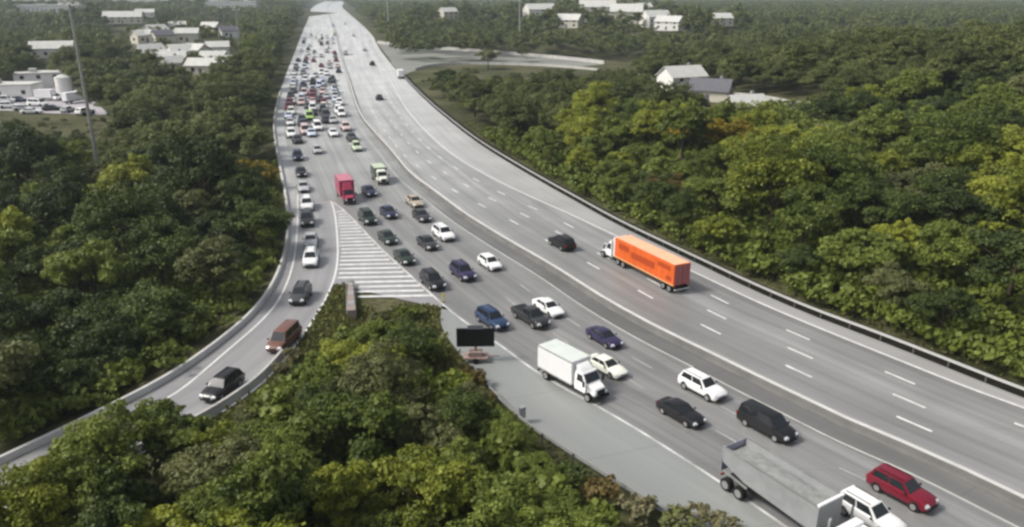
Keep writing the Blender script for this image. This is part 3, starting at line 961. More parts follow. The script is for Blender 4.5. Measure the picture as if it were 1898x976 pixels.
def clear_ok(P, m=0.0):
    out = np.ones(len(P), bool)
    for x, y, r in CLEAR:
        out &= (P[:, 0] - x) ** 2 + (P[:, 1] - y) ** 2 > (r + m) ** 2
    for c in (sr_a, sr_b, (resample(sr_a, 40) + resample(sr_b, 40)) / 2):
        d2 = ((P[:, None] - c[None, ::2]) ** 2).sum(2).min(1)
        out &= d2 > 81
    # open verge between the access road and the camera side of it
    t = (P[:, 0] > RBX(P[:, 1])) & (P[:, 0] < 92) & (P[:, 1] > 335) & (P[:, 1] < 430)
    return out & ~t
def ok_right(P):
    return far_from_special(P) & (P[:, 0] > RBX(P[:, 1]) + 4.2) & in_view(P, 12) & clear_ok(P) & (edge_dist(P) > 3.4)
right_pts = scatter(-20, 150, 40, 180, 7.1, ok_right, 118, 41)
for x, y in right_pts:
    dd = x - RBX(y)
    g = rnd.random()
    kind = 'mid' if g < .36 else 'dark' if g < .66 else 'olive' if g < .82 else 'yellow'
    if y > 125 and dd < 60 and g > .35: kind = 'yellow' if g > .55 else 'mid'
    s = rnd.uniform(.80, 1.16)
    if dd < 12: s *= .68
    place = ('right behind the guardrail past the orange trailer' if dd < 17 and y < 105 else
             'right behind the guardrail ahead of the orange truck' if dd < 17 else
             'high on the wooded hillside at the right' if x > 78 else
             'in the middle of the right wood' if y < 140 else 'in the right wood below the white house')
    plant_tree(x, y, rnd.randrange(6), s, kind, tree_label(kind, s, place), 'trees of the wood right of the highway')
for (px, py, kind, sz_, k), lab in zip(SPECIAL, ['golden-leaved tree standing out at the right end of the left wood', 'golden tree in the right wood below the white house',
        'golden-brown tree right of the golden tree in the right wood', 'rounded yellow-green tree near the right edge of the photo', 'rusty brown low tree behind the guardrail above the orange trailer',
        'broad yellow-green tree left of the golden tree in the right wood', 'yellow-green tree behind the guardrail where the wood begins']):
    x, y = ground(px, py)
    plant_tree(x, y, k, sz_, kind, lab, None)

# woods further off, where crowns run together: one mass on either side, grown from a few crowns
LEAF['woods'] = leaf_mat('leaf_mixed_woods', (0.048, 0.064, 0.016), (0.162, 0.186, 0.054))
def wood_points():
    out = []
    bands = [(158, 262, 7.3, 1.0, 0), (262, 380, 8.2, 1.0, 0), (380, 640, 10.5, 1.15, 6), (640, 1150, 15, 1.7, 6), (1150, 2700, 28, 2.9, 6)]
    g = np.random.default_rng(77)
    for (y0, y1, gap, sc, base) in bands:
        for y in np.arange(y0, y1, gap * .9):
            xs = np.arange(-0.7 * y - 30, 0.7 * y + 30, gap)
            q = np.stack([xs + g.uniform(-.4, .4, len(xs)) * gap, y + g.uniform(-.4, .4, len(xs)) * gap], 1)
            lx, rx = LBX(q[:, 1]), RBX(q[:, 1])
            m = (q[:, 0] < lx - 5.5 * sc) | (q[:, 0] > rx + 5.0 * sc)
            m &= clear_ok(q, 2.0 * sc)
            m &= ~(((q[:, 0] > rx) & (q[:, 1] < 180)) | ((q[:, 0] < lx) & (q[:, 1] < 160)))
            lotm = (q[:, 0] < q[:, 1] * -.535) & (q[:, 1] > 227) & (q[:, 1] < 300)
            lotm |= (q[:, 0] < q[:, 1] * -.30) & (q[:, 1] > 1500)
            m &= ~lotm
            # gardens and streets of the left town leave gaps
            town = ((q[:, 0] / q[:, 1] > -.50) & (q[:, 0] / q[:, 1] < -.33) & (q[:, 1] > 330) & (q[:, 1] < 900))
            m &= ~(town & (g.random(len(q)) < .32))
            q, tw = q[m], town[m]
            top = np.full(len(q), 99.0)
            if len(q):
                top = np.where((q[:, 0] > q[:, 1] * .168) & (q[:, 0] < q[:, 1] * .275) & (q[:, 1] < 290), CAM_H - 184 * q[:, 1] / FPX, top)
                top = np.where((q[:, 0] < q[:, 1] * -.50) & (q[:, 1] < 228), CAM_H - 234 * q[:, 1] / FPX, top)
                top = np.where((q[:, 0] > RBX(q[:, 1])) & (q[:, 0] < q[:, 1] * .168) & (q[:, 1] > 215) & (q[:, 1] < 336), CAM_H - 148 * q[:, 1] / FPX, top)
            for ((x, yv), zz, t), lw in zip(zip(q, terrain(q) if len(q) else [], tw), top):
                s_ = sc * g.uniform(.72, 1.2) * (.8 if t else 1) 
                s_ = min(s_, max(.22, lw / 12.0))
                out.append((x, yv, zz, s_, min(s_, 1.6) * (.75 if t else 1), g.uniform(0, 6.28), base + g.integers(6)))
    return np.array(out)
SRC = []
for k in range(12):
    if k < 6: cm = PROT[k][2].copy()
    else:
        V, tn = crown_arrays(320 + k, 11, 5.1, 16, 1300, .42, .10, .32)
        cm = leaf_mesh('wood_crown', V, tn, LEAF['woods'])
    cm.materials.clear(); cm.materials.append(LEAF['woods'])
    SRC.append(bpy.data.objects.new('wood_crown', cm))
wp = wood_points()
def wood(label, msk):
    p = wp[msk]
    me = bpy.data.meshes.new('distant_woods')
    me.from_pydata(p[:, :3].tolist(), [], [])
    for nm, c in (('sxy', 3), ('sz', 4), ('rz', 5)):
        me.attributes.new(nm, 'FLOAT', 'POINT').data.foreach_set('value', p[:, c].astype(np.float32))
    me.attributes.new('pick', 'INT', 'POINT').data.foreach_set('value', p[:, 6].astype(np.int32))
    o = bpy.data.objects.new('distant_woods', me); COL.objects.link(o)
    ng = bpy.data.node_groups.new('wood_growth', 'GeometryNodeTree')
    ng.interface.new_socket('Geometry', in_out='INPUT', socket_type='NodeSocketGeometry')
    ng.interface.new_socket('Geometry', in_out='OUTPUT', socket_type='NodeSocketGeometry')
    N, L = ng.nodes, ng.links
    gi, go_ = N.new('NodeGroupInput'), N.new('NodeGroupOutput')
    iop = N.new('GeometryNodeInstanceOnPoints')
    jn = N.new('GeometryNodeJoinGeometry')
    for so in reversed(SRC):
        oi = N.new('GeometryNodeObjectInfo'); oi.inputs['Object'].default_value = so; oi.inputs['As Instance'].default_value = True
        L.new(oi.outputs['Geometry'], jn.inputs[0])
    def attr(nm, ty='FLOAT'):
        a = N.new('GeometryNodeInputNamedAttribute'); a.data_type = ty; a.inputs[0].default_value = nm
        return [q for q in a.outputs if q.enabled and q.name == 'Attribute'][0]
    m2p = N.new('GeometryNodeMeshToPoints')
    L.new(gi.outputs[0], m2p.inputs[0]); L.new(m2p.outputs[0], iop.inputs['Points'])
    L.new(jn.outputs[0], iop.inputs['Instance'])
    iop.inputs['Pick Instance'].default_value = True
    L.new(attr('pick', 'INT'), iop.inputs['Instance Index'])
    cs = N.new('ShaderNodeCombineXYZ'); a = attr('sxy')
    L.new(a, cs.inputs[0]); L.new(a, cs.inputs[1]); L.new(attr('sz'), cs.inputs[2]); L.new(cs.outputs[0], iop.inputs['Scale'])
    cr_ = N.new('ShaderNodeCombineXYZ'); L.new(attr('rz'), cr_.inputs[2])
    er = N.new('FunctionNodeEulerToRotation'); L.new(cr_.outputs[0], er.inputs[0]); L.new(er.outputs[0], iop.inputs['Rotation'])
    L.new(iop.outputs[0], go_.inputs[0])
    md = o.modifiers.new('growth', 'NODES'); md.node_group = ng
    tag(o, label, 'woods', kind='stuff')
side = wp[:, 0] < np.interp(wp[:, 1], c_med[::-1, 1], c_med[::-1, 0])
wood('far woods and town trees left of the highway merging into haze', side)
wood('far woods beyond the right wood reaching up to the skyline', ~side)

# low growth under and between the trees
def undergrowth():
    g = np.random.default_rng(55)
    c = np.stack([g.uniform(-125, 150, 26000), g.uniform(24, 205, 26000)], 1)
    d = edge_dist(c)
    isl = inside(isl_poly, c)
    lf = c[:, 0] < LBX(c[:, 1])
    rt = c[:, 0] > RBX(c[:, 1])
    ok = ((isl & (d > 2.6) & (c[:, 1] < 80)) | (lf & (d > 1.8)) | (rt & (d > 3.0))) & in_view(c, 6) & ((c[:, 1] < 168) | rt)
    c = c[ok][:10500]
    d = d[ok][:10500]
    isl = isl[ok][:10500]
    z = terrain(c)
    B = [crown_arrays(700 + k, 2.2, 1.7, 8, 90, .34, .0) for k in range(4)]
    Vs, Ts = [], []
    for (x, y), zz, dd, on_isl in zip(c, z, d, isl):
        V, T = B[g.integers(4)]
        s = g.uniform(.5, 1.25) * min(1.0, .42 + dd / 8)
        if on_isl and not fits(x, y, zz, 2.2 * s, 1.7 * s): continue
        a = g.uniform(0, 6.28); ca, sa = math.cos(a), math.sin(a)
        W = np.empty_like(V)
        W[:, 0] = (V[:, 0] * ca - V[:, 1] * sa) * s + x
        W[:, 1] = (V[:, 0] * sa + V[:, 1] * ca) * s + y
        W[:, 2] = V[:, 2] * s * 1.2 + zz
        Vs.append(W); Ts.append(np.clip(T * .6 + g.uniform(0, .5), 0, 1))
    return np.concatenate(Vs), np.concatenate(Ts)
uv_, ut_ = undergrowth()
o = bpy.data.objects.new('undergrowth', leaf_mesh('undergrowth', uv_, ut_, LEAF['mid']))
COL.objects.link(o)
tag(o, 'green undergrowth filling the ground beneath the trees', 'undergrowth', kind='stuff')

# taller green hedge of trees on the left verge far up the road
for i, (px, py, s, kind) in enumerate([(486, 150, 1.0, 'yellow'), (470, 128, 1.15, 'mid'), (505, 118, 1.1, 'yellow'), (450, 205, .85, 'dark'), (480, 212, .8, 'dark'), (420, 214, .8, 'dark'), (522, 92, 1.2, 'mid')]):
    x, y = ground(px, py)
    place = ['nearest to the far queue', 'left of the bright verge trees', 'behind the bright verge tree', 'leftmost of three before the far queue', 'closest of the low ones to the far queue', 'standing by the red-roofed house', 'farthest along the left verge'][i]
    plant_tree(x, y, i % 6, s, kind, f'{KN[kind]} verge tree on the left, {place}', 'trees on the left verge far up the road')
for i, (px, py, s, kind) in enumerate([(830, 178, .9, 'dark'), (868, 186, .8, 'olive'), (905, 128, 1.1, 'olive'), (880, 215, .8, 'mid')]):
    x, y = ground(px, py)
    place = ['nearest the highway below the access road', 'second from the highway below the access road', 'standing before the walls of the access road', 'just above the right guardrail'][i]
    plant_tree(x, y, i % 6, s, kind, f'{KN[kind]} tree {place}', 'trees below the access road')

# grass and low shrubs
def grass_mesh():
    g = np.random.default_rng(9)
    pts = []
    c = np.stack([g.uniform(-35, 30, 70000), g.uniform(45, 96, 70000)], 1)
    c = c[inside(isl_poly, c)]
    d = edge_dist(c); c = c[(d > .5)]; c = c[np.argsort(-c[:, 1] + g.uniform(0, 14, len(c)))][:12000]
    pts.append(c)
    c = np.stack([g.uniform(-40, 70, 60000), g.uniform(40, 230, 60000)], 1)
    dx = c[:, 0] - RBX(c[:, 1])
    c = c[(dx > 3.4) & (dx < 8)][:5000]
    pts.append(c)
    p = np.concatenate(pts)
    z = terrain(p)
    n = len(p)
    a = g.uniform(0, 6.28, n)
    h = g.uniform(.15, .5, n); wd = g.uniform(.10, .30, n)
    dx, dy = np.cos(a) * wd, np.sin(a) * wd
    lx, ly = g.uniform(-.3, .3, n), g.uniform(-.3, .3, n)
    V = np.stack([np.stack([p[:, 0] - dx, p[:, 1] - dy, z - .05], 1), np.stack([p[:, 0] + dx, p[:, 1] + dy, z - .05], 1),
                  np.stack([p[:, 0] + dx * .5 + lx, p[:, 1] + dy * .5 + ly, z + h], 1), np.stack([p[:, 0] - dx * .5 + lx, p[:, 1] - dy * .5 + ly, z + h], 1)], 1).reshape(-1, 3)
    return V, g.uniform(0, 1, n)
V, t = grass_mesh()
o = bpy.data.objects.new('grass', leaf_mesh('grass', V, t, leaf_mat('grass_blades', (0.080, 0.092, 0.026), (0.185, 0.190, 0.062))))
COL.objects.link(o)
tag(o, 'olive grass on the gore island and along the right guardrail', 'grass', kind='stuff')

SHR = []
for k in range(3):
    V, tn = crown_arrays(500 + k, 1.7, 1.3, 12, 700, 0.17, 0.02)
    SHR.append(leaf_mesh('foliage', V, tn, LEAF['mid']))
def shrub(px, py, s, kind, label, group=None):
    x, y = ground(px, py)
    r = thing('shrub', label, 'shrub', (x, y, gz(x, y)), rnd.uniform(0, 6), group)
    r.scale = (s, s, s)
    f = bpy.data.objects.new('foliage', SHR[rnd.randrange(3)]); COL.objects.link(f); f.parent = r
    f.material_slots[0].link = 'OBJECT'; f.material_slots[0].material = LEAF[kind]
    mb = MB()
    for a in (0, 2.1, 4.2):
        mb.tube([(0, 0, -.2), (math.cos(a) * .25, math.sin(a) * .25, .6), (math.cos(a) * .6, math.sin(a) * .6, 1.2)], [.05, .035, .015], 5)
    obj('stem', mb, M['bark'], r)
for px, py, s, kd, lb in [
        (882, 716, 1.0, 'rust', 'rusty shrub just below the message sign trailer'), (865, 700, .8, 'rust', 'small brown shrub left of the message sign base'),
        (895, 745, .9, 'rust', 'brown shrub at the corner of the pale shoulder'),
        (700, 585, .9, 'olive', 'olive shrub at the grassy tip of the gore island'), (760, 590, 1.1, 'mid', 'green shrub on the gore island nearest the main line'),
        (655, 640, 1.2, 'rust', 'reddish shrub on the gore island beside the ramp'), (720, 625, 1.3, 'mid', 'round green shrub in the middle of the gore island'),
        (790, 640, 1.0, 'dark', 'dark shrub left of the message sign'), (680, 660, 1.4, 'mid', 'broad green shrub where the gore island meets the trees'),
        (1110, 930, 1.3, 'rust', 'reddish brown shrub under the shoulder guardrail'), (1060, 900, 1.2, 'dark', 'dark shrub hugging the shoulder guardrail'),
        (1180, 965, 1.2, 'dry', 'straw-coloured shrub below the shoulder guardrail'), (1290, 968, .9, 'dry', 'straw-coloured shrub poking over the pale shoulder'),
        (1340, 985, .9, 'dry', 'straw-coloured shrub at the bottom edge beside the shoulder line'),
        (1255, 985, 1.1, 'olive', 'olive shrub at the bottom edge of the photo'),
        (540, 668, .8, 'dry', 'tan shrub on the bank beside the brown van'), (520, 690, .7, 'dry', 'small tan shrub on the bank behind the black ramp car')]:
    shrub(px, py, s, kd, lb)

gw = smooth([ground(px, py) for px, py in [(1352, 222), (1385, 232), (1420, 242), (1455, 253), (1500, 262)]], 2)
gw_z = terrain(gw)
mb = MB()
tg = tangents(gw)
mb.loft([[(x - ty * .2, y + tx * .2, z - .5), (x + ty * .2, y - tx * .2, z - .5), (x + ty * .2, y - tx * .2, z + 2.2), (x - ty * .2, y + tx * .2, z + 2.2)] for (x, y), (tx, ty), z in zip(gw, tg, gw_z)])
tag(obj('garden_wall', mb, M['concrete']), 'pale garden wall winding through the right wood below the grey roof', 'wall')

# ------------------------------------------------------------------ houses and other far buildings
def house(px, py, wx, wy, h, rz, wall, roof, label, flat):
    x, y = KN_[[q[:2] for q in HOUSES].index((px, py))][:2]
    face = math.atan2(-x, y)            # turned a little off the line towards the highway
    r = thing('house' if wx < 30 else 'long_building', label, 'house' if wx < 30 else 'building', (x, y, gz(x, y)), rz + face * .4)
    if label.startswith('small pale house scattered'): r['group'] = 'small houses scattered through the left town'
    mb = MB(); mb.box(-wx / 2, wx / 2, -wy / 2, wy / 2, -.6, h)
    if not flat:
        gbl = wy * .32
        mb.add([(-wx / 2, -wy / 2, h), (-wx / 2, wy / 2, h), (-wx / 2, 0, h + gbl), (wx / 2, -wy / 2, h), (wx / 2, wy / 2, h), (wx / 2, 0, h + gbl)], [(0, 1, 2), (3, 5, 4)])
    obj('wall', mb, M[wall], r)
    mb = MB()
    if flat:
        mb.box(-wx / 2 - .3, wx / 2 + .3, -wy / 2 - .3, wy / 2 + .3, h + .01, h + .5)
        mb.box(-wx * .2, -wx * .05, -wy * .2, wy * .1, h + .51, h + 1.8)
    else:
        e, t = .5, .25
        for sg in (-1, 1):
            y0, z0 = sg * (wy / 2 + e), h - e * .64 + .03
            y1, z1 = 0, h + gbl + .03
            mb.hexa([(-wx / 2 - e, y0, z0), (wx / 2 + e, y0, z0), (wx / 2 + e, y1, z1), (-wx / 2 - e, y1, z1),
                     (-wx / 2 - e, y0, z0 + t), (wx / 2 + e, y0, z0 + t), (wx / 2 + e, y1, z1 + t), (-wx / 2 - e, y1, z1 + t)])
    rf = obj('roof', mb, M[roof], r)
    if not flat:
        q = MB(); q.box(wx * .2, wx * .2 + .8, .4, 1.2, h + gbl * .3, h + gbl + 1.0)
        obj('chimney', q, M['concrete_side'], rf)
    nw = max(2, int(wx / 4.5))
    fl = 2 if h > 4.6 else 1
    for lv in range(fl):
        for i in range(nw):
            if lv == 0 and i == nw // 2: continue
            cx = -wx / 2 + wx * (i + .5) / nw
            z0 = 1.0 + lv * 2.7
            q = MB(); q.box(cx - .7, cx + .7, -wy / 2 - .06, -wy / 2 - .005, z0, z0 + 1.4)
            obj('window', q, M['glass'], r)
    for sg in (-1, 1):
        q = MB(); xx = sg * (wx / 2 + .03); q.box(xx - .028, xx + .028, -.8, .8, 1.0, 2.4)
        obj('window', q, M['glass'], r)
    q = MB(); q.box(-.6, .6, -wy / 2 - .07, -wy / 2 - .005, 0, 2.1)
    obj('door', q, M['roof_grey'], r)
for h in HOUSES:
    house(*h[:9], flat=(h[2] >= 30 or h[0] in (78, 12)))

# storage tank by the lot
x, y = ground(122, 172)
r = thing('storage_tank', 'round white storage tank at the right end of the parking lot', 'tank', (x, y, gz(x, y)))
mb = MB(); mb.cyl((0, 0, -.2), 3.0, 6.2, n=24); obj('shell', mb, M['wall_white'], r)
mb = MB(); mb.cyl((0, 0, 6.0), 3.1, 1.0, n=24, r2=.4); obj('roof', mb, M['roof_light'], r)
mb = MB(); mb.box(2.98, 3.12, -.25, .25, 0, 6.0); obj('ladder', mb, M['galv'], r)

# light masts
def mast(px, py, h, label, arms, lean=0):
    x, y = ground(px, py)
    r = thing('light_mast', label, 'light mast', (x, y, gz(x, y)))
    mb = MB(); mb.cyl((0, 0, -.3), .40 * max(1, y / 300), h, n=12, r2=.20 * max(1, y / 300)); obj('pole', mb, M['galv'], r, sm=.6)
    mb = MB(); mb.cyl((0, 0, -.3), .7, .5, n=12); obj('base', mb, M['concrete_side'], r)
    mb = MB(); mb.cyl((0, 0, h - .5), .9, .25, n=16); ring = obj('lamp_ring', mb, M['galv'], r)
    for k in range(arms):
        a = 2 * math.pi * k / arms
        mb = MB()
        cx, cy = math.cos(a) * 1.5, math.sin(a) * 1.5
        mb.hexa([(cx - .5, cy - .3, h - .75), (cx + .5, cy - .3, h - .75), (cx + .5, cy + .3, h - .75), (cx - .5, cy + .3, h - .75),
                 (cx - .3, cy - .2, h - .35), (cx + .3, cy - .2, h - .35), (cx + .3, cy + .2, h - .35), (cx - .3, cy + .2, h - .35)])
        obj('lamp', mb, M['roof_light'], r)
mast(188, 345, 38, 'tall grey light mast rising out of the left wood', 6)
mast(722, 76, 38, 'grey light mast where the access road meets the highway', 6)
mast(963, 92, 38, 'grey light mast standing behind the access road wall', 6)
mast(447, 112, 25, 'shorter twin-headed light mast in the left town', 2)

# ------------------------------------------------------------------ portable message sign, crash cushion, small roadside things
x, y = ground(882, 668)
r = thing('message_sign', 'black-backed message board on an orange trailer on the pale shoulder', 'message sign', (x, y, gz(x, y) if not paved(np.array([[x, y]]))[0] else 0), 0.02)
mb = MB(); mb.box(-1.95, 1.95, -.14, .14, 1.65, 3.65); pn = obj('board', mb, M['wood'], r, bevel=.03)
mb = MB()
for k in range(5): mb.box(-1.9 + k * .94, -1.84 + k * .94, -.19, -.145, 1.70, 3.60)
obj('back_rib', mb, M['trim'], pn)
mb = MB(); mb.box(-.14, .14, -.12, .12, .6, 1.65); obj('mast', mb, M['safety_orange'], r)
mb = MB(); mb.box(-1.3, 1.3, -.75, .75, .42, .62); mb.box(-.7, .7, -.5, .5, .62, 1.15); obj('trailer', mb, M['safety_orange'], r, bevel=.03)
mb = MB(); mb.box(1.3, 2.5, -.06, .06, .45, .57); obj('drawbar', mb, M['safety_orange'], r)
for sx in (-1, 1):
    mb = MB(); mb.cyl((0, sx * .82 - .1, .31), .31, .2, 'y'); obj('wheel', mb, M['tyre'], r)
mb = MB(); mb.box(-.8, .8, -.5, .5, 3.72, 3.78); obj('solar_panel', mb, M['glass'], r)

a, b_ = np.array(ground(652, 588)), np.array(ground(650, 530))
d = (b_ - a); Lc = float(np.linalg.norm(d))
r = thing('crash_cushion', 'weathered grey crash cushion at the tip of the gore island', 'crash cushion', (a[0], a[1], gz(*a)), math.atan2(d[1], d[0]))
nb = 6
for k in range(nb):
    mb = MB(); x0 = Lc * k / nb; mb.box(x0 + .05, x0 + Lc / nb - .05, -.5 + .03 * k, .5 - .03 * k, .1, 1.15 - .03 * k)
    obj('bay', mb, M['concrete_side'] if k % 2 else M['cushion'], r, bevel=.03)
for sg in (-1, 1):
    mb = MB(); mb.box(0, Lc, sg * .55 - .03, sg * .55 + .03, .45, .75); obj('side_rail', mb, M['galv'], r)
mb = MB(); mb.cyl((Lc, 0, .1), .42, 1.0, n=14); obj('nose', mb, M['concrete_side'], r)

def delineator(px, py, label, h=1.1):
    x, y = ground(px, py)
    r = thing('marker_post', label, 'marker post', (x, y, 0), 0)
    mb = MB(); mb.cyl((0, 0, 0), .07, h, n=8); obj('post', mb, M['yellow'], r)
    mb = MB(); mb.box(-.16, .16, -.03, .03, h - .32, h + .06); obj('reflector', mb, M['yellow'], r)
    mb = MB(); mb.cyl((0, 0, 0), .2, .07, n=10); obj('foot', mb, M['trim'], r)
delineator(822, 560, 'yellow marker post on the main line edge by the black car')
x, y = ground(968, 782)
r = thing('utility_cabinet', 'small grey utility cabinet on a post beside the shoulder guardrail', 'cabinet', (x, y, 0), .6)
mb = MB(); mb.box(-.09, .09, -.09, .09, -.2, .7); obj('post', mb, M['post'], r)
mb = MB(); mb.box(-.26, .26, -.2, .2, .5, 1.5); bx = obj('box', mb, pmat('dark_cabinet', (.13, .12, .15), .6, .3), r, bevel=.03)
mb = MB(); mb.box(-.29, .29, -.23, .23, 1.51, 1.56); obj('lid', mb, M['alu'], bx)
mb = MB(); mb.box(-.2, .2, -.225, -.212, .58, 1.42); obj('door', mb, M['alu'], bx)

# ------------------------------------------------------------------ vehicles
def wheel(parent, x, y, r, wd, side):
    mb = MB(); mb.cyl((x, y - (wd if side > 0 else 0), r), r, wd, 'y', 18)
    t = obj('wheel', mb, M['tyre'], parent, bevel=.02)
    mb = MB(); yy = y + .006 if side > 0 else y - .006 - .02
    mb.cyl((x, yy - (.02 if side > 0 else 0), r), r * .62, .024, 'y', 12)
    obj('rim', mb, M['rim'], t)

# car shapes; x forward.  stations: (x, hood/deck height, half width), cabin: rear base, rear top, front top, front base, roof height
KINDS = {
    'sedan':  dict(L=4.75, W=.90, st=[(-2.36, .80, .74), (-2.25, .96, .82), (-1.55, 1.00, .90), (-.4, .96, .91), (.75, .95, .91), (1.6, .88, .88), (2.15, .78, .82), (2.38, .62, .70)], cab=(-1.85, -1.05, .25, 1.05, 1.44), wb=(-1.38, 1.42), wr=.33, zb=.20),
    'hatch':  dict(L=4.2, W=.88, st=[(-2.08, .82, .76), (-1.98, 1.0, .84), (-1.3, 1.02, .88), (0, .98, .89), (.7, .97, .89), (1.4, .90, .87), (1.92, .80, .80), (2.10, .64, .70)], cab=(-2.0, -1.6, .20, 1.0, 1.50), wb=(-1.25, 1.3), wr=.32, zb=.20),
    'suv':    dict(L=4.85, W=.96, st=[(-2.42, .95, .84), (-2.32, 1.12, .92), (-1.5, 1.14, .96), (0, 1.10, .97), (.8, 1.09, .97), (1.65, 1.04, .94), (2.2, .94, .88), (2.42, .72, .78)], cab=(-2.36, -1.98, .35, 1.05, 1.76), wb=(-1.42, 1.45), wr=.37, zb=.28),
    'van':    dict(L=5.3, W=.99, st=[(-2.64, 1.0, .92), (-2.56, 1.16, .96), (-1.5, 1.18, .99), (0, 1.14, .99), (1.2, 1.12, .98), (1.9, 1.04, .95), (2.42, .92, .88), (2.65, .72, .78)], cab=(-2.60, -2.38, .85, 1.65, 1.95), wb=(-1.55, 1.6), wr=.36, zb=.24),
    'pickup': dict(L=5.6, W=.98, st=[(-2.78, 1.0, .94), (-2.74, 1.12, .96), (-1.5, 1.12, .98), (.2, 1.12, .98), (1.2, 1.12, .98), (2.0, 1.08, .96), (2.6, 1.0, .92), (2.8, .76, .84)], cab=(-.75, -.50, .75, 1.45, 1.84), wb=(-1.75, 1.75), wr=.40, zb=.34),
}
def section(x, zt, wdt, zb):
    return [(x, -wdt * .90, zb), (x, -wdt, zb + .16), (x, -wdt * 1.005, zb + (zt - zb) * .55), (x, -wdt * .965, zt - .05), (x, -wdt * .88, zt), (x, -wdt * .4, zt + .025),
            (x, wdt * .4, zt + .025), (x, wdt * .88, zt), (x, wdt * .965, zt - .05), (x, wdt * 1.005, zb + (zt - zb) * .55), (x, wdt, zb + .16), (x, wdt * .90, zb)]
PAINT0 = pmat('car_paint', (.5, .5, .5), .3, .5)
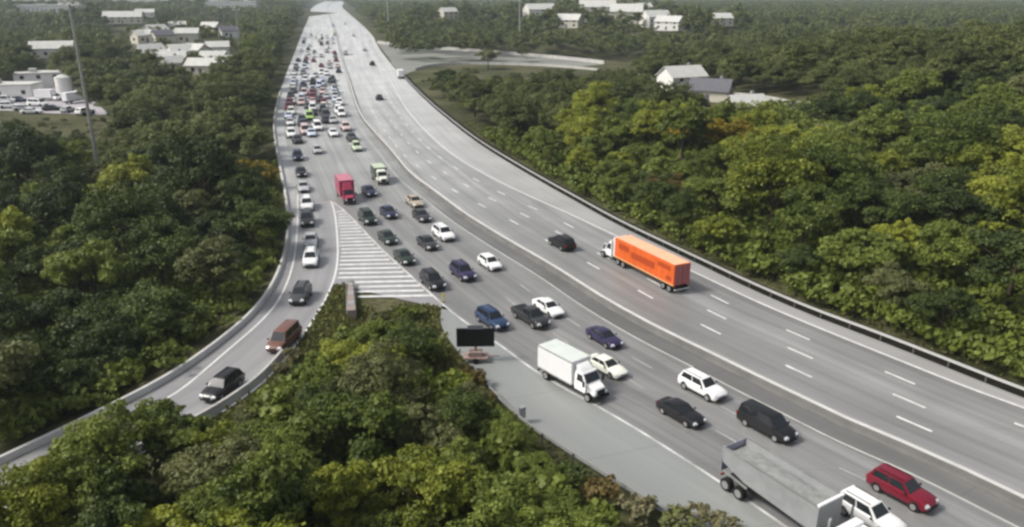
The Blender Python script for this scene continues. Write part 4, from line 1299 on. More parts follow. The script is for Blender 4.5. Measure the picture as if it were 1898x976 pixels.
def make_car(kind, full=True):
    k = KINDS[kind]
    r = thing('car', '', 'car')
    st, zb = k['st'], k['zb']
    mb = MB()
    rings = [section(x, zt, wd, zb + (.18 if i in (0, len(st) - 1) else 0)) for i, (x, zt, wd) in enumerate(st)]
    mb.loft(rings)
    zbase = np.interp
    xb, xt, ft, fb, zr = k['cab']
    H = lambda x: float(np.interp(x, [s[0] for s in st], [s[1] for s in st]))
    Wd = lambda x: float(np.interp(x, [s[0] for s in st], [s[2] for s in st]))
    wb0, wt = k['W'] * .87, k['W'] * .70
    zB = H((xb + fb) / 2) - .02
    lowr, lowf = H(xb) - .03, H(fb) - .03
    B = [(xb, -wb0 * .96, lowr), (fb, -wb0, lowf), (fb, wb0, lowf), (xb, wb0 * .96, lowr)]
    T = [(xt, -wt, zr - .06), (ft, -wt, zr - .05), (ft, wt, zr - .05), (xt, wt, zr - .06)]
    T2 = [(xt + .12, -wt * .8, zr), (ft - .16, -wt * .8, zr + .005), (ft - .16, wt * .8, zr + .005), (xt + .12, wt * .8, zr)]
    mb.loft([B, T, T2])
    if kind == 'pickup':
        pass
    mb.cur = 1
    # sills, bumper bars and wheel arches in black trim
    W = k['W']
    mb.box(k['wb'][0] + .5, k['wb'][1] - .5, -W * 1.0, W * 1.0, zb - .02, zb + .15)
    for wx in k['wb']:
        for sg in (-1, 1):
            mb.cyl((wx, sg * Wd(wx) * 1.0 - (.03 if sg > 0 else -.0) - (0 if sg > 0 else .004), k['wr'] + .03), k['wr'] + .07, .034, 'y', 16)
    xe = st[-1][0]
    mb.box(xe - .12, xe + .02, -st[-1][2] * .9, st[-1][2] * .9, zb + .06, zb + .22)
    mb.box(xe - .02, xe + .012, -st[-1][2] * .5, st[-1][2] * .5, zb + .27, st[-1][1] - .06)
    mb.box(st[0][0] - .02, st[0][0] + .12, -st[0][2] * .9, st[0][2] * .9, zb + .06, zb + .24)
    if kind == 'pickup':
        mb.box(-2.68, -.86, -W * .80, W * .80, 1.08, 1.15)
    obj('body', mb, [PAINT0, M['trim']], r, bevel=.045 if full else 0, sm=.75)
    # panes, set 8 mm proud of the cabin shell
    def pane(name, quad, n):
        q = MB()
        P4 = [Vector(p) for p in quad]
        nn = (P4[1] - P4[0]).cross(P4[3] - P4[0]).normalized()
        c = sum(P4, Vector()) / 4
        if nn.dot(c - Vector(((xb + fb) / 2, 0, 1.2))) < 0: nn = -nn
        q.add([p + nn * .012 for p in P4] + [p - nn * .02 for p in P4], [(0, 1, 2, 3), (7, 6, 5, 4), (0, 4, 5, 1), (1, 5, 6, 2), (2, 6, 7, 3), (3, 7, 4, 0)])
        return q
    def lerp4(a, b_, c, d, u0, u1, v0, v1):
        a, b_, c, d = map(Vector, (a, b_, c, d))     # a-b bottom, d-c top
        f = lambda u, v: (a.lerp(b_, u)).lerp(d.lerp(c, u), v)
        return [f(u0, v0), f(u1, v0), f(u1, v1), f(u0, v1)]
    obj('windshield', pane('w', lerp4(B[1], B[2], T[2], T[1], .05, .95, .08, .94), 0), M['glass'], r)
    obj('rear_window', pane('w', lerp4(B[0], B[3], T[3], T[0], .08, .92, .22 if kind != 'sedan' else .1, .92), 0), M['glass'], r)
    for (i, j) in ((0, 1), (3, 2)):
        for (u0, u1) in (((.07, .50), (.53, .93)) if kind != 'pickup' else ((.1, .48), (.52, .92))):
            obj('side_window', pane('w', lerp4(B[i], B[j], T[j], T[i], u0, u1, .14, .93), 0), M['glass'], r)
    if full:
        for wx in k['wb']:
            for sg in (-1, 1):
                wheel(r, wx, sg * (Wd(wx) + .025), k['wr'], .22, sg)
        for sg in (-1, 1):
            x1, z1, w1 = st[-1]; x0, z0, w0 = st[-2]
            q = MB(); q.hexa([(x0 + .05, sg * w0 * .62, z0 - .20), (x1 + .012, sg * w1 * .60, z1 - .17), (x1 - .03, sg * (w1 * .97 + .02), z1 - .17), (x0 + .05, sg * (w0 * 1.0 + .012), z0 - .22),
                              (x0 + .05, sg * w0 * .62, z0 - .02), (x1 + .012, sg * w1 * .60, z1 + .03), (x1 - .03, sg * (w1 * .97 + .02), z1 + .03), (x0 + .05, sg * (w0 * .98 + .012), z0 - .04)])
            obj('headlight', q, M['lamp'], r)
            x1, z1, w1 = st[0]
            q = MB(); q.box(x1 - .02, x1 + .14, min(sg * w1 * .60, sg * (w1 * 1.06)), max(sg * w1 * .60, sg * (w1 * 1.06)), z1 - .16, z1 + .04)
            obj('taillight', q, M['tail'], r)
            q = MB(); mx_, my_ = fb - .28, sg * (W + .10); q.box(mx_ - .08, mx_ + .06, my_ - .09, my_ + .09, lowf + .03, lowf + .19)
            obj('mirror', q, M['trim'], r, bevel=.02)
        if kind == 'suv':
            for sg in (-1, 1):
                q = MB(); q.box(xt + .25, ft - .1, sg * wt * .78 - .025, sg * wt * .78 + .025, zr + .03, zr + .07)
                q.box(xt + .3, xt + .36, sg * wt * .78 - .02, sg * wt * .78 + .02, zr - .02, zr + .04)
                q.box(ft - .3, ft - .24, sg * wt * .78 - .02, sg * wt * .78 + .02, zr - .02, zr + .04)
                obj('roof_rail', q, M['trim'], r)
    else:
        for wx in k['wb']:
            for sg in (-1, 1):
                mb = MB(); mb.cyl((wx, sg * (Wd(wx) + .02) - .1, k['wr']), k['wr'], .2, 'y', 10); obj('wheel', mb, M['tyre'], r)
    return r

PAINTS = {
    'white': (.78, .78, .77), 'cream white': (.77, .78, .69), 'silver': (.42, .43, .44), 'black': (.012, .012, .013), 'charcoal': (.035, .036, .038), 'dark grey': (.055, .057, .06),
    'navy': (.018, .022, .055), 'blue': (.022, .045, .10), 'dark green': (.018, .030, .022), 'dark red': (.16, .008, .022), 'brown': (.15, .070, .052), 'pale green': (.50, .58, .40), 'lime': (.36, .52, .16),
    'pale blue': (.58, .64, .76), 'pinkish': (.60, .47, .46), 'grey': (.2, .2, .21), 'yellow': (.55, .45, .08), 'lavender': (.36, .32, .55), 'tan': (.40, .34, .26), 'violet': (.028, .022, .065)}
PM = {k: pmat(k.replace(' ', '_') + '_car_paint', v, .32, .35, coat=.15) for k, v in PAINTS.items()}
PROTO, USED = {}, set()
def heading(x, y, lane):
    c = {'main': c_med, 'ramp': c_ll, 'free': c_re, 'queue': c_med}[lane]
    if lane == 'free' and y > 290: c = c_rb
    if lane == 'ramp' and y > 139: c = c_lb
    t = tangents(c)
    i = int(np.argmin((c[:, 0] - x) ** 2 + (c[:, 1] - y) ** 2))
    v = t[i]
    if lane == 'main' and y < 138:
        j = int(np.argmin((c_ml[:, 0] - x) ** 2 + (c_ml[:, 1] - y) ** 2))
        d1 = math.hypot(c[i, 0] - x, c[i, 1] - y); d2 = math.hypot(c_ml[j, 0] - x, c_ml[j, 1] - y)
        v = v * d2 + tangents(c_ml)[j] * d1
    if lane == 'free': v = -v
    return math.atan2(v[1], v[0])
NM = {'sedan': 'car', 'hatch': 'car', 'suv': 'suv', 'van': 'minivan', 'pickup': 'pickup_truck'}
CT = {'sedan': 'car', 'hatch': 'car', 'suv': 'SUV', 'van': 'van', 'pickup': 'pickup'}
def place_car(px, py, kind, paint, lane, label, group, full=True, xy=None, rz=None, zc=.75):
    x, y = xy if xy else ground(px, py, zc)
    key = (kind, full)
    if key not in PROTO:
        PROTO[key] = make_car(kind, full)
    if key in USED: r = copy_tree(PROTO[key])
    else: r = PROTO[key]; USED.add(key)
    r.name = NM[kind]
    r.location = (x, y, 0.006)
    kk = 1 + (.16 if full else .28) * min(1, max(0, (y - 75) / 60))
    r.scale = (kk, kk, kk)
    r.rotation_euler = (0, 0, heading(x, y, lane) if rz is None else rz)
    tag(r, label, CT[kind], group)
    for ch in r.children:
        if ch.name.split('.')[0] == 'body':
            ch.material_slots[0].link = 'OBJECT'; ch.material_slots[0].material = PM[paint]
    return r

GQ = 'cars queuing on the main line'
GR = 'cars queuing on the ramp'
CARS = [
 # px, py, kind, paint, lane, label, group
 (1672, 905, 'suv', 'dark red', 'main', 'dark red SUV in the lane beside the barrier at the lower right', GQ),
 (1422, 784, 'van', 'black', 'main', 'long black van beside the barrier between the white SUV and the dark red SUV', GQ),
 (1302, 714, 'suv', 'white', 'main', 'white SUV with black roof rails beside the barrier', GQ),
 (1120, 622, 'sedan', 'violet', 'main', 'dark violet sedan beside the barrier just above the white box truck', GQ),
 (1016, 567, 'sedan', 'white', 'main', 'white sedan partly hidden beside the black pickup', GQ),
 (908, 485, 'hatch', 'white', 'main', 'white hatchback with black windshield alone nearest the barrier', GQ),
 (822, 432, 'suv', 'white', 'main', 'white SUV overlapping a dark car in the middle of the queue', GQ),
 (781, 398, 'sedan', 'charcoal', 'main', 'charcoal sedan closest to the barrier above the overlapped white SUV', GQ),
 (768, 372, 'sedan', 'tan', 'main', 'pale tan car behind the charcoal sedan at the barrier', GQ),
 (1612, 950, 'suv', 'white', 'main', 'white SUV between the dump trailer and the dark red SUV', GQ),
 (1262, 760, 'sedan', 'black', 'main', 'black sedan in the middle lane below the white SUV with roof rails', GQ),
 (1124, 675, 'sedan', 'cream white', 'main', 'cream-white sedan tucked behind the cab of the white box truck', GQ),
 (984, 585, 'pickup', 'charcoal', 'main', 'charcoal pickup truck between the blue SUV and a white sedan', GQ),
 (858, 503, 'suv', 'violet', 'main', 'dark violet SUV in the middle lane left of the lone white hatchback', GQ),
 (792, 448, 'sedan', 'charcoal', 'main', 'charcoal sedan overlapped by the white SUV', GQ),
 (720, 392, 'sedan', 'navy', 'main', 'navy sedan right of the dark green SUV behind the red truck', GQ),
 (912, 590, 'suv', 'blue', 'main', 'blue SUV right behind the black message sign', GQ),
 (802, 519, 'suv', 'black', 'main', 'black SUV at the wide end of the hatched gore', GQ),
 (749, 474, 'sedan', 'dark green', 'main', 'dark green sedan along the middle of the hatched gore', GQ),
 (718, 438, 'sedan', 'dark green', 'main', 'dark green sedan between two others beside the narrow half of the gore', GQ),
 (681, 403, 'suv', 'dark green', 'main', 'dark green SUV at the pointed end of the hatched gore', GQ),
 (684, 353, 'sedan', 'navy', 'main', 'navy sedan beside the front of the red truck', GQ),
 (661, 272, 'suv', 'pale green', 'main', 'pale greenish SUV alone above the white-cabbed truck', GQ),
 (412, 714, 'suv', 'black', 'ramp', 'black SUV lowest on the ramp beside the inner parapet', GR),
 (526, 626, 'van', 'brown', 'ramp', 'brown van on the ramp second from the bottom', GR),
 (557, 544, 'suv', 'dark grey', 'ramp', 'dark grey SUV on the ramp level with the crash cushion', GR),
 (576, 478, 'suv', 'white', 'ramp', 'white SUV on the ramp beside the hatched gore', GR),
 (576, 443, 'sedan', 'silver', 'ramp', 'silver sedan with dark windshield directly behind the white ramp SUV', GR),
 (569, 406, 'suv', 'charcoal', 'ramp', 'charcoal SUV on the ramp level with the gore tip', GR),
 (569, 378, 'suv', 'white', 'ramp', 'white SUV on the ramp left of the red truck front', GR),
 (562, 345, 'sedan', 'silver', 'ramp', 'silver sedan on the ramp left of the red truck rear', GR),
 (558, 318, 'sedan', 'black', 'ramp', 'black sedan on the left lane just above the red truck', GR),
 (552, 289, 'suv', 'navy', 'ramp', 'navy SUV in the leftmost lane below the far queue', GR),
 (588, 277, 'hatch', 'silver', 'main', 'silver hatchback in the second lane below the far queue', GQ),
 (1041, 449, 'suv', 'black', 'free', 'black SUV driving away ahead of the orange truck', None),
]
for c in CARS: place_car(*c)
place_car(703, 180, 'sedan', 'charcoal', 'free', 'tiny dark car alone on the empty far lanes', None, False)

# the far queue: those one can still pick out, then the rest lane by lane
FAR = [(540, 248, 'suv', 'white'), (577, 246, 'sedan', 'pale blue'), (641, 236, 'suv', 'pinkish'), (633, 210, 'van', 'white'), (574, 216, 'van', 'lime'), (604, 222, 'sedan', 'black'),
       (538, 226, 'sedan', 'white'), (540, 207, 'suv', 'cream white'), (599, 203, 'suv', 'black'), (594, 183, 'sedan', 'charcoal'), (629, 190, 'suv', 'white'), (541, 187, 'sedan', 'white'),
       (564, 172, 'van', 'pinkish'), (544, 168, 'sedan', 'charcoal'), (566, 147, 'van', 'white'), (545, 146, 'sedan', 'white'), (592, 158, 'van', 'pale blue'), (613, 150, 'suv', 'charcoal'),
       (621, 168, 'suv', 'dark grey'), (605, 178, 'sedan', 'silver'), (571, 196, 'sedan', 'dark grey'), (562, 134, 'suv', 'navy'), (585, 140, 'suv', 'silver'), (605, 136, 'suv', 'white'), (548, 128, 'sedan', 'dark grey'),
       (617, 222, 'sedan', 'silver'), (551, 258, 'sedan', 'charcoal'), (652, 254, 'sedan', 'dark grey'), (618, 246, 'sedan', 'white')]
GF = 'cars packed in the far queue'
def lane_word(x, y):
    a, b_ = LBX(y), float(np.interp(y, c_med[::-1, 1], c_med[::-1, 0]))
    f = (x - a) / (b_ - a)
    return ['leftmost lane', 'second lane from the left', 'middle lanes', 'lane nearest the barrier'][min(3, max(0, int(f * 4)))]
FARO = []
for px, py, kd, pt in FAR:
    x, y = ground(px, py, .7)
    dist = 'front' if y < 215 else 'middle' if y < 290 else 'rear'
    FARO.append(place_car(px, py, kd, pt, 'queue', f"{pt} {kd} in the {lane_word(x, y)}, {dist} of the far queue", GF, False))
g = random.Random(3)
for lane_f in (.13, .30, .46, .62, .80):
    y = 200.0
    while y < 335:
        y += g.uniform(7.5, 11)
        a, b_ = LBX(y), float(np.interp(y, c_med[::-1, 1], c_med[::-1, 0]))
        x = a + 1.5 + (b_ - 2 - a - 1.5) * lane_f
        if any(math.hypot((x - o.location.x) * 2.2, y - o.location.y) < 6.4 for o in FARO): continue
        if y < 222 and g.random() < .45: continue
        kd = g.choice(['sedan', 'suv', 'suv', 'van', 'hatch'])
        pt = g.choice(['white', 'white', 'silver', 'charcoal', 'black', 'navy', 'pinkish', 'dark grey', 'dark red', 'pale blue', 'cream white'])
        FARO.append(place_car(0, 0, kd, pt, 'queue', f"{pt} {CT[kd]} in the {lane_word(x, y)}, {'front' if y < 250 else 'middle' if y < 295 else 'rear'} of the packed far queue", GF, False, xy=(x, y)))

for lane_f in (.14, .29, .44, .59, .74, .88):
    y = 338.0
    while y < 640:
        y += g.uniform(22, 38) * (1 + (y - 330) / 900)
        if g.random() < .22: continue
        a, b_ = LBX(y), float(np.interp(y, c_med[::-1, 1], c_med[::-1, 0]))
        x = a + (b_ - a) * lane_f
        kd = g.choice(['sedan', 'suv', 'suv', 'van', 'sedan'])
        pt = g.choice(['white', 'white', 'silver', 'charcoal', 'black', 'navy', 'pinkish', 'grey', 'dark red', 'pale blue', 'cream white'])
        place_car(0, 0, kd, pt, 'queue', f'tiny {pt} {CT[kd]}, {lane_word(x, y)}, hazy queue near the horizon', 'cars of the hazy queue near the horizon', False, xy=(x, y))
for (px, py, kd, pt, lb) in [(690, 118, 'suv', 'dark green', 'tiny dark green SUV on the far lanes level with the mouth of the access road'), (676, 92, 'sedan', 'silver', 'tiny silver car far up the free lanes'),
                             (655, 66, 'van', 'white', 'tiny white van far up the free lanes'), (640, 44, 'suv', 'white', 'tiny white SUV farthest up the free lanes')]:
    place_car(px, py, kd, pt, 'free', lb, None, False)
# cars parked on the lot at the left
lotc = [(18, 196, 'suv', 'white', 'white SUV parked at the near left of the lot'), (44, 200, 'sedan', 'silver', 'silver sedan parked right of the white SUV on the lot'), (70, 192, 'van', 'white', 'white van parked in the middle of the lot'),
        (98, 200, 'sedan', 'charcoal', 'charcoal sedan parked on the lot below the white tank'), (58, 206, 'sedan', 'white', 'white sedan parked nearest the wood on the lot'), (126, 203, 'hatch', 'silver', 'silver hatchback parked at the right of the lot'),
        (158, 207, 'suv', 'white', 'white SUV parked at the right tip of the lot'), (8, 186, 'van', 'white', 'white van parked before the long white building'), (34, 184, 'sedan', 'navy', 'navy sedan parked before the long white building')]
for px, py, kd, pt, lb in lotc:
    place_car(px, py, kd, pt, 'main', lb, 'cars parked on the left lot', False, rz=rnd.uniform(-.3, .3) + rnd.choice([0, 1.57]))

# ---- trucks
def dual(parent, x, W, r=.5, wd=.28):
    for sg in (-1, 1):
        wheel(parent, x, sg * W, r, wd, sg)
def truck_cab(parent, x0, W, zc, hood, paint, roof=2.55):
    """conventional cab: x0 = back of cab"""
    mb = MB()
    mb.hexa([(x0, -W, .7), (x0 + 1.55, -W, .7), (x0 + 1.55, W, .7), (x0, W, .7), (x0, -W, 1.65), (x0 + 1.6, -W, 1.65), (x0 + 1.6, W, 1.65), (x0, W, 1.65)])
    mb.hexa([(x0, -W, 1.65), (x0 + 1.6, -W, 1.65), (x0 + 1.6, W, 1.65), (x0, W, 1.65), (x0, -W * .9, roof), (x0 + 1.05, -W * .9, roof), (x0 + 1.05, W * .9, roof), (x0, W * .9, roof)])
    cab = obj('cab', mb, paint, parent, bevel=.06)
    mb = MB()
    mb.hexa([(x0 + 1.56, -W * .86, .72), (x0 + 1.56 + hood, -W * .74, .72), (x0 + 1.56 + hood, W * .74, .72), (x0 + 1.56, W * .86, .72),
             (x0 + 1.56, -W * .80, 1.66), (x0 + 1.5 + hood, -W * .62, 1.38), (x0 + 1.5 + hood, W * .62, 1.38), (x0 + 1.56, W * .80, 1.66)])
    obj('hood', mb, paint, parent, bevel=.07)
    # glass
    q = MB(); q.hexa([(x0 + 1.575, -W * .86, 1.72), (x0 + 1.60, -W * .86, 1.74), (x0 + 1.60, W * .86, 1.74), (x0 + 1.575, W * .86, 1.72),
                      (x0 + 1.10, -W * .80, roof - .10), (x0 + 1.14, -W * .80, roof - .08), (x0 + 1.14, W * .80, roof - .08), (x0 + 1.10, W * .80, roof - .10)])
    obj('windshield', q, M['glass'], cab)
    for sg in (-1, 1):
        q = MB()
        yo0, yo1 = sg * (W * .985 + .012), sg * (W * .915 + .012)
        q.hexa([(x0 + .35, yo0, 1.72), (x0 + 1.42, yo0, 1.72), (x0 + 1.42, yo0 - sg * .03, 1.72), (x0 + .35, yo0 - sg * .03, 1.72),
                (x0 + .35, yo1, roof - .16), (x0 + 1.0, yo1, roof - .16), (x0 + 1.0, yo1 - sg * .03, roof - .16), (x0 + .35, yo1 - sg * .03, roof - .16)])
        obj('side_window', q, M['glass'], cab)
        q = MB(); q.box(x0 + 1.5, x0 + 1.62, sg * (W + .25) - .1, sg * (W + .25) + .1, 1.5, 2.05); q.box(x0 + 1.53, x0 + 1.58, min(sg * W, sg * (W + .2)), max(sg * W, sg * (W + .2)), 1.72, 1.77)
        obj('mirror', q, M['trim'], cab)
        q = MB(); xx = x0 + 1.56 + hood; q.box(xx - .1, xx + .03, sg * W * .66 - .16, sg * W * .66 + .16, .82, 1.06); obj('headlight', q, M['lamp'], parent)
    xx = x0 + 1.56 + hood
    q = MB(); q.box(xx + .004, xx + .05, -W * .46, W * .46, .80, 1.30); obj('grille', q, M['trim'], parent)
    q = MB(); q.box(xx - .05, xx + .22, -W * .95, W * .95, .42, .70); obj('bumper', q, M['trim'], parent, bevel=.04)

def box_truck(name, label, loc, rz, Lb, hb, box_m, roof_m, cab_m, group=None, z0=1.0, W=1.22):
    r = thing(name, label, 'truck', loc, rz, group)
    xb0 = -Lb / 2 - .6
    mb = MB(); mb.box(xb0, xb0 + Lb, -W, W, z0, z0 + hb); bx = obj('cargo_box', mb, box_m, r, bevel=.035)
    mb = MB(); mb.box(xb0 + .06, xb0 + Lb - .06, -W + .06, W - .06, z0 + hb + .004, z0 + hb + .03); obj('roof', mb, roof_m, bx)
    for sg in (-1, 1):
        for za, zb_ in ((z0 - .06, z0 + .08), (z0 + hb - .10, z0 + hb + .02)):
            q = MB(); q.box(xb0 - .012, xb0 + Lb + .012, min(sg * W, sg * (W + .02)), max(sg * W, sg * (W + .02)), za, zb_)
            obj('corner_rail', q, M['galv'], bx)
    q = MB(); q.box(xb0 - .03, xb0 - .004, -W + .12, W - .12, z0 + .1, z0 + hb - .2); obj('rear_door', q, box_m, r)
    q = MB(); q.box(xb0 + .1, xb0 + Lb + 1.9, -.45, .45, .55, .95); q.box(xb0 + 1, xb0 + Lb - 1, -W + .15, W - .15, .72, .98); obj('chassis', q, M['trim'], r)
    truck_cab(r, xb0 + Lb + .12, 1.02, 0, 1.05, cab_m)
    q = MB(); q.hexa([(xb0 + Lb + .13, -.85, 2.56), (xb0 + Lb + .9, -.75, 2.56), (xb0 + Lb + .9, .75, 2.56), (xb0 + Lb + .13, .85, 2.56), (xb0 + Lb + .13, -.8, z0 + hb - .25), (xb0 + Lb + .2, -.7, z0 + hb - .25), (xb0 + Lb + .2, .7, z0 + hb - .25), (xb0 + Lb + .13, .8, z0 + hb - .25)])
    obj('wind_deflector', q, cab_m, r, bevel=.03)
    dual(r, xb0 + Lb * .24, W - .02, .48); dual(r, xb0 + Lb + 2.0, 1.06, .46)
    q = MB(); q.box(xb0 - .15, xb0 - .02, -W + .1, W - .1, .5, .62); obj('rear_bumper', q, M['trim'], r)
    for sg in (-1, 1):
        q = MB(); q.box(xb0 - .05, xb0 - .015, sg * (W - .2) - .12, sg * (W - .2) + .12, z0 - .18, z0 - .06); obj('taillight', q, M['tail'], r)
    return r
def at(px, py, lane, z=0.0):
    x, y = ground(px, py, z)
    return (x, y, 0.006), heading(x, y, lane)
loc, rz = at(1052, 690, 'main', 1.2)
box_truck('box_truck', 'white box truck on the shoulder-side lane right of the message sign', loc, rz, 5.0, 2.35, M['white_box'], M['roof_white'], PM['white'])
loc, rz = at(640, 350, 'main', 1.8)
red = pmat('dull_red_truck', (.36, .045, .095), .4, .4, coat=.2, var=.12, scale=.6)
box_truck('box_truck', 'dull red box truck at the tip of the gore', loc, rz - .05, 5.8, 2.9, red, pmat('pink_red_roof', (.46, .17, .22), .6, .3, var=.15, scale=.5), red, W=1.32)
loc, rz = at(703, 322, 'main', 1.4)
box_truck('box_truck', 'white-cabbed truck with dark body beside the navy sedan', loc, rz, 4.6, 2.0, pmat('dark_truck_body', (.06, .075, .06), .5, .4), PM['pale green'], PM['cream white'])
loc, rz = at(742, 138, 'free', 1.5)
box_truck('box_truck', 'white truck driving away at the right edge of the far lanes', loc, rz, 6.5, 2.6, M['white_box'], M['white_box'], PM['white'])
for px, py, pt, lb in [(620, 62, 'yellow', 'tiny yellow truck far up the queue'), (617, 46, 'lavender', 'tiny lavender truck farthest up the queue'), (605, 92, 'white', 'white truck standing across the lanes in the hazy queue'), (592, 74, 'white', 'white truck left of the tiny yellow truck'),
                       (640, 96, 'white', 'white truck nearest the barrier in the hazy queue')]:
    loc, rz = at(px, py, 'queue', 1.5)
    box_truck('box_truck', lb, loc, rz, 8.0, 2.7, PM[pt], PM[pt], PM['white'], 'trucks standing in the hazy queue')

for px, py, dz, lb in [(40, 172, .4, 'white box truck parked in front of the white flat building'), (140, 190, 1.2, 'white box truck parked beside the round tank'), (88, 186, -.2, 'white box truck parked in the middle of the lot')]:
    x, y = ground(px, py)
    box_truck('box_truck', lb, (x, y, .03), dz, 7.0, 2.7, M['white_box'], M['white_box'], PM['white'], 'box trucks parked on the left lot')

# orange semi-trailer with a white tractor, driving away
p_f, p_r = np.array(ground(1150, 498)), np.array(ground(1262, 548))     # foot of the near side, front and rear of the trailer
loc0, rz = at(1205, 500, 'free', 1.0)
hd = np.array([math.cos(rz), math.sin(rz)])
rz = rz
r = thing('semi_truck', 'orange semi-trailer pulled by a white tractor along the right guardrail', 'truck', (loc0[0], loc0[1], .006), rz)
Lt, W, z0, hb = 13.2, 1.28, 1.15, 2.75
mb = MB(); mb.box(-Lt / 2, Lt / 2, -W, W, z0, z0 + hb); tr = obj('trailer', mb, M['orange'], r, bevel=.04)
mb = MB(); mb.box(-Lt / 2 + .08, Lt / 2 - .08, -W + .08, W - .08, z0 + hb + .004, z0 + hb + .035); obj('trailer_roof', mb, M['orange_roof'], tr)
mb = MB()
for sg in (-1, 1):
    for (u0, u1, v0, v1) in [(3.2, 5.6, 1.45, 2.25), (-2.6, 2.7, .95, 1.85), (-5.9, -3.2, 1.75, 2.35), (-6.1, -5.0, .45, 1.0)]:
        ya, yb = sg * (W + .004), sg * (W + .012)
        mb.box(u0, u1, min(ya, yb), max(ya, yb), z0 + v0, z0 + v1)
obj('side_lettering', mb, M['orange_dark'], tr)
mb = MB()
for sg in (-1, 1):
    mb.box(-Lt / 2 - .01, Lt / 2 + .01, min(sg * W, sg * (W + .025)), max(sg * W, sg * (W + .025)), z0 - .07, z0 + .12)
obj('bottom_rail', mb, pmat('pale_orange_rail', (.62, .33, .14), .5, .4), tr)
for sg in (-1, 1):
    q = MB(); q.box(-Lt / 2 - .04, -Lt / 2 - .005, min(sg * .02, sg * (W - .08)), max(sg * .02, sg * (W - .08)), z0 + .08, z0 + hb - .1); obj('rear_door', q, pmat('shade_tinted_door', (.36, .10, .10), .5, .4), r)  # rear doors coloured darker and redder: their shade is in the paint
q = MB(); q.box(-Lt / 2 + .3, Lt / 2 - .3, -.5, .5, .85, 1.13); q.box(-Lt / 2 + .2, -Lt / 2 + 3.0, -.75, .75, .55, .85); obj('chassis', q, M['trim'], r)
q = MB(); q.box(-Lt / 2 - .12, -Lt / 2 - .02, -W + .1, W - .1, .5, .62); obj('rear_bumper', q, M['paint'], r)
for x in (-Lt / 2 + .9, -Lt / 2 + 2.15): dual(r, x, W - .02, .5)
xc = Lt / 2 + .9
q = MB(); q.box(Lt / 2 - 2.6, xc + 3.2, -.42, .42, .6, .95); obj('tractor_frame', q, M['trim'], r)
q = MB(); q.box(xc - .75, xc, -1.15, 1.15, .95, 3.1); obj('sleeper', q, PM['white'], r, bevel=.06)
truck_cab(r, xc + .02, 1.12, 0, 1.25, PM['white'], 2.7)
q = MB(); q.hexa([(xc - .7, -1.05, 3.11), (xc + 1.1, -.95, 2.72), (xc + 1.1, .95, 2.72), (xc - .7, 1.05, 3.11), (xc - .7, -1.0, 3.85), (xc - .4, -.9, 3.8), (xc - .4, .9, 3.8), (xc - .7, 1.0, 3.85)]); obj('wind_deflector', q, PM['white'], r, bevel=.05)
for x in (Lt / 2 - 2.0, Lt / 2 - .75): dual(r, x, 1.22, .5)
dual(r, xc + 2.25, 1.18, .5)
for sg in (-1, 1):
    q = MB(); q.cyl((xc - .25, sg * 1.28, .7), .09, 3.1, n=10); obj('exhaust_stack', q, M['chrome'], r)
    q = MB(); q.cyl((xc - .2, sg * 1.0 - .3, .75), .3, 1.2, 'x', 14); obj('fuel_tank', q, M['chrome'], r)
    q = MB(); q.box(-Lt / 2 - .05, -Lt / 2 - .02, sg * (W - .2) - .14, sg * (W - .2) + .14, .9, 1.05); obj('taillight', q, M['tail'], r)

for k in range(1, 11):
    xk = -Lt / 2 + Lt * k / 11
    q = MB(); q.box(xk - .02, xk + .02, W + .013, W + .02, z0 + .13, z0 + hb - .06); obj('panel_seam', q, M['orange_dark'], tr)
for sg in (-1, 1):
    q = MB(); q.cyl((-Lt / 2 - .07, sg * .35, z0 + .15), .03, hb - .35, n=6); obj('door_bar', q, M['galv'], r)
    q = MB(); q.box(-Lt / 2 + .2, -Lt / 2 + .23, sg * (W - .3) - .28, sg * (W - .3) + .28, .2, .9); obj('mud_flap', q, M['trim'], r)

# aluminium dump trailer behind a white tractor, lower right
xr, yr = ground(1338, 906)
rz = heading(xr + 4, yr - 4, 'main')
hd, nl = np.array([math.cos(rz), math.sin(rz)]), np.array([-math.sin(rz), math.cos(rz)])
Ld, W = 8.6, 1.27
cx, cy = np.array([xr, yr]) + hd * (Ld / 2 - .3) + nl * W
r = thing('dump_truck', 'grey aluminium dump trailer with a white tractor at the bottom edge', 'truck', (cx, cy, .006), rz)
zt, zl = 3.55, 1.02
a0, a1 = -Ld / 2, Ld / 2
t = .10
def tub(off):
    w_, z_ = W - off, 0
    return [[(a0 + off, -w_, 1.75), (a0 + off, w_, 1.75), (a0 + off, w_, zt), (a0 + off, -w_, zt)]]
mb = MB()
# outer shell with the floor rising to the rear, inner shell, rim between them
out = [(a0, 1.95), (a0 + 2.2, 1.30), (a1 - .6, zl), (a1, zl + .25)]
rings_o, rings_i = [], []
vs = []
for (x, zf) in out:
    vs += [(x, -W, zt), (x, -W * .93, zf + .35), (x, -W * .6, zf), (x, W * .6, zf), (x, W * .93, zf + .35), (x, W, zt)]
fs = []
for i in range(3):
    for k in range(5):
        fs.append((i * 6 + k, i * 6 + k + 1, (i + 1) * 6 + k + 1, (i + 1) * 6 + k))
mb.add(vs, fs)
vs2 = []
for (x, zf) in out:
    x2 = min(max(x, a0 + t), a1 - t)
    vs2 += [(x2, -W + t, zt), (x2, -W * .93 + t, zf + .40), (x2, -W * .6, zf + .08), (x2, W * .6, zf + .08), (x2, W * .93 - t, zf + .40), (x2, W - t, zt)]
mb.add(vs2, fs)
for (k0, k1) in ((0, 18), (5, 23)):
    p = [vs[k0], vs[k1], vs2[k1], vs2[k0]]
    mb.add(p, [(0, 1, 2, 3)])
obj('tub', mb, M['alu'], r)
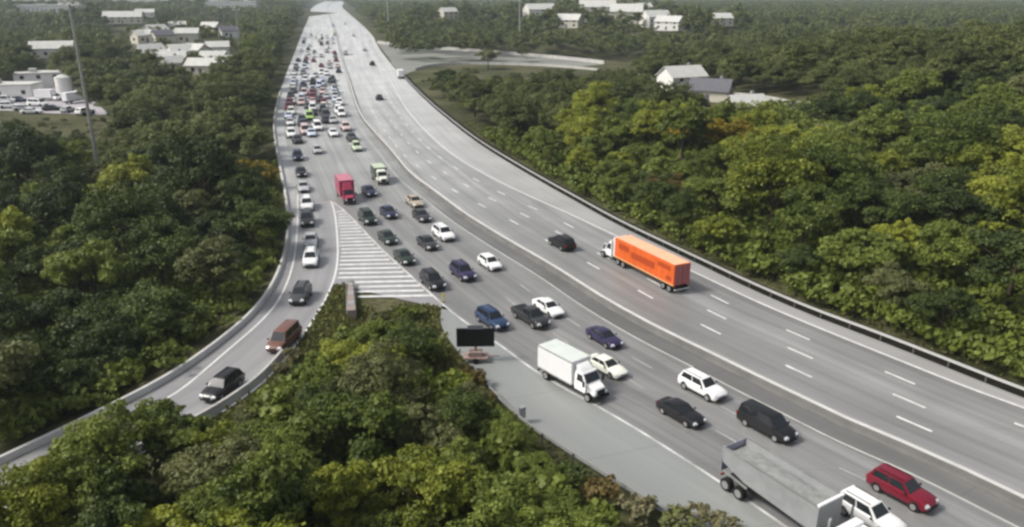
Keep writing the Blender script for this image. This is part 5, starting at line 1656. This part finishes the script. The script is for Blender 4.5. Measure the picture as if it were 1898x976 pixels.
mb = MB(); mb.box(a0 - .07, a0 - .005, -W + .02, W - .02, 1.45, zt - .02); mb.box(a0 - .10, a0 - .071, -.1, .1, 1.5, zt - .1); obj('tailgate', mb, M['alu_rear'], r, bevel=.01)
mb = MB(); mb.box(a1 + .005, a1 + .09, -W, W, zl + .2, zt + .05); obj('front_wall', mb, M['alu'], r)
mb = MB(); mb.box(a1 - .06, a1 + .16, -W - .04, W + .04, zt + .055, zt + .20); obj('front_rim', mb, PM['white'], r)
for sg in (-1, 1):
    q = MB(); q.box(a0 - .05, a1, sg * (W - .03) - .07, sg * (W - .03) + .07, zt + .004, zt + .11); obj('top_rail', q, M['galv'], r)
    q = MB(); q.hexa([(a0 + .3, sg * (W + .02) - .05, 1.62), (a0 + 2.6, sg * (W - .04) - .05, 1.30), (a0 + 2.6, sg * (W - .04) + .05, 1.30), (a0 + .3, sg * (W + .02) + .05, 1.62),
                      (a0 + .3, sg * (W + .02) - .05, 1.78), (a0 + 2.6, sg * (W - .04) - .05, 1.46), (a0 + 2.6, sg * (W - .04) + .05, 1.46), (a0 + .3, sg * (W + .02) + .05, 1.78)]); obj('side_brace', q, M['galv'], r)
mb = MB()
gl = np.random.default_rng(4)
nx_, ny_ = 16, 7
for i in range(nx_):
    for j in range(ny_):
        u, v = i / (nx_ - 1), j / (ny_ - 1) * 2 - 1
        mb.v.append((a0 + .15 + u * (Ld - .3), v * (W - .12), 3.0 + .3 * (1 - v * v) * math.sin(u * 3.1) + gl.uniform(-.05, .05)))
for i in range(nx_ - 1):
    for j in range(ny_ - 1):
        q0 = i * ny_ + j; mb.f.append((q0, q0 + ny_, q0 + ny_ + 1, q0 + 1)); mb.m.append(0)
obj('load', mb, M['load'], r, sm=1.2)
q = MB(); q.box(a0 + .2, a1 + 4.6, -.45, .45, .65, 1.0); obj('chassis', q, M['trim'], r)
for x in (a0 + .55, a0 + 1.85): dual(r, x, W, .52, .5)
for x in (a1 - 1.0, a1 + .3): dual(r, x, 1.22, .52)
for sg in (-1, 1):
    q = MB(); q.box(a0 - .09, a0 - .02, sg * .95 - .2, sg * .95 + .2, 1.0, 1.16); obj('taillight', q, M['tail'], r)
    q = MB(); q.box(a1 + .9, a1 + 1.0, sg * 1.2 - .08, sg * 1.2 + .08, 1, 3.3); obj('exhaust_stack', q, M['chrome'], r)
q = MB(); q.box(a1 + 1.3, a1 + 2.0, -1.12, 1.12, 1.0, 2.75); obj('sleeper', q, PM['white'], r, bevel=.06)
truck_cab(r, a1 + 2.02, 1.1, 0, 1.3, PM['white'], 2.65)
dual(r, a1 + 4.3, 1.15, .5)

# ------------------------------------------------------------------ haze
mb = MB(); mb.box(-6300, 6300, -900, 6800, -8, 62)
hm = bpy.data.materials.new('haze'); hm.use_nodes = True
n, l = hm.node_tree.nodes, hm.node_tree.links
n.remove(n['Principled BSDF'])
pv = n.new('ShaderNodeVolumePrincipled')
pv.inputs['Color'].default_value = (.76, .86, .95, 1)
pv.inputs['Density'].default_value = 0.00016
pv.inputs['Anisotropy'].default_value = 0.2
l.new(pv.outputs[0], n['Material Output'].inputs['Volume'])
hz = obj('haze', mb, hm)
hz['kind'] = 'stuff'
hz['label'] = 'pale blue-grey haze over the far highway and town'
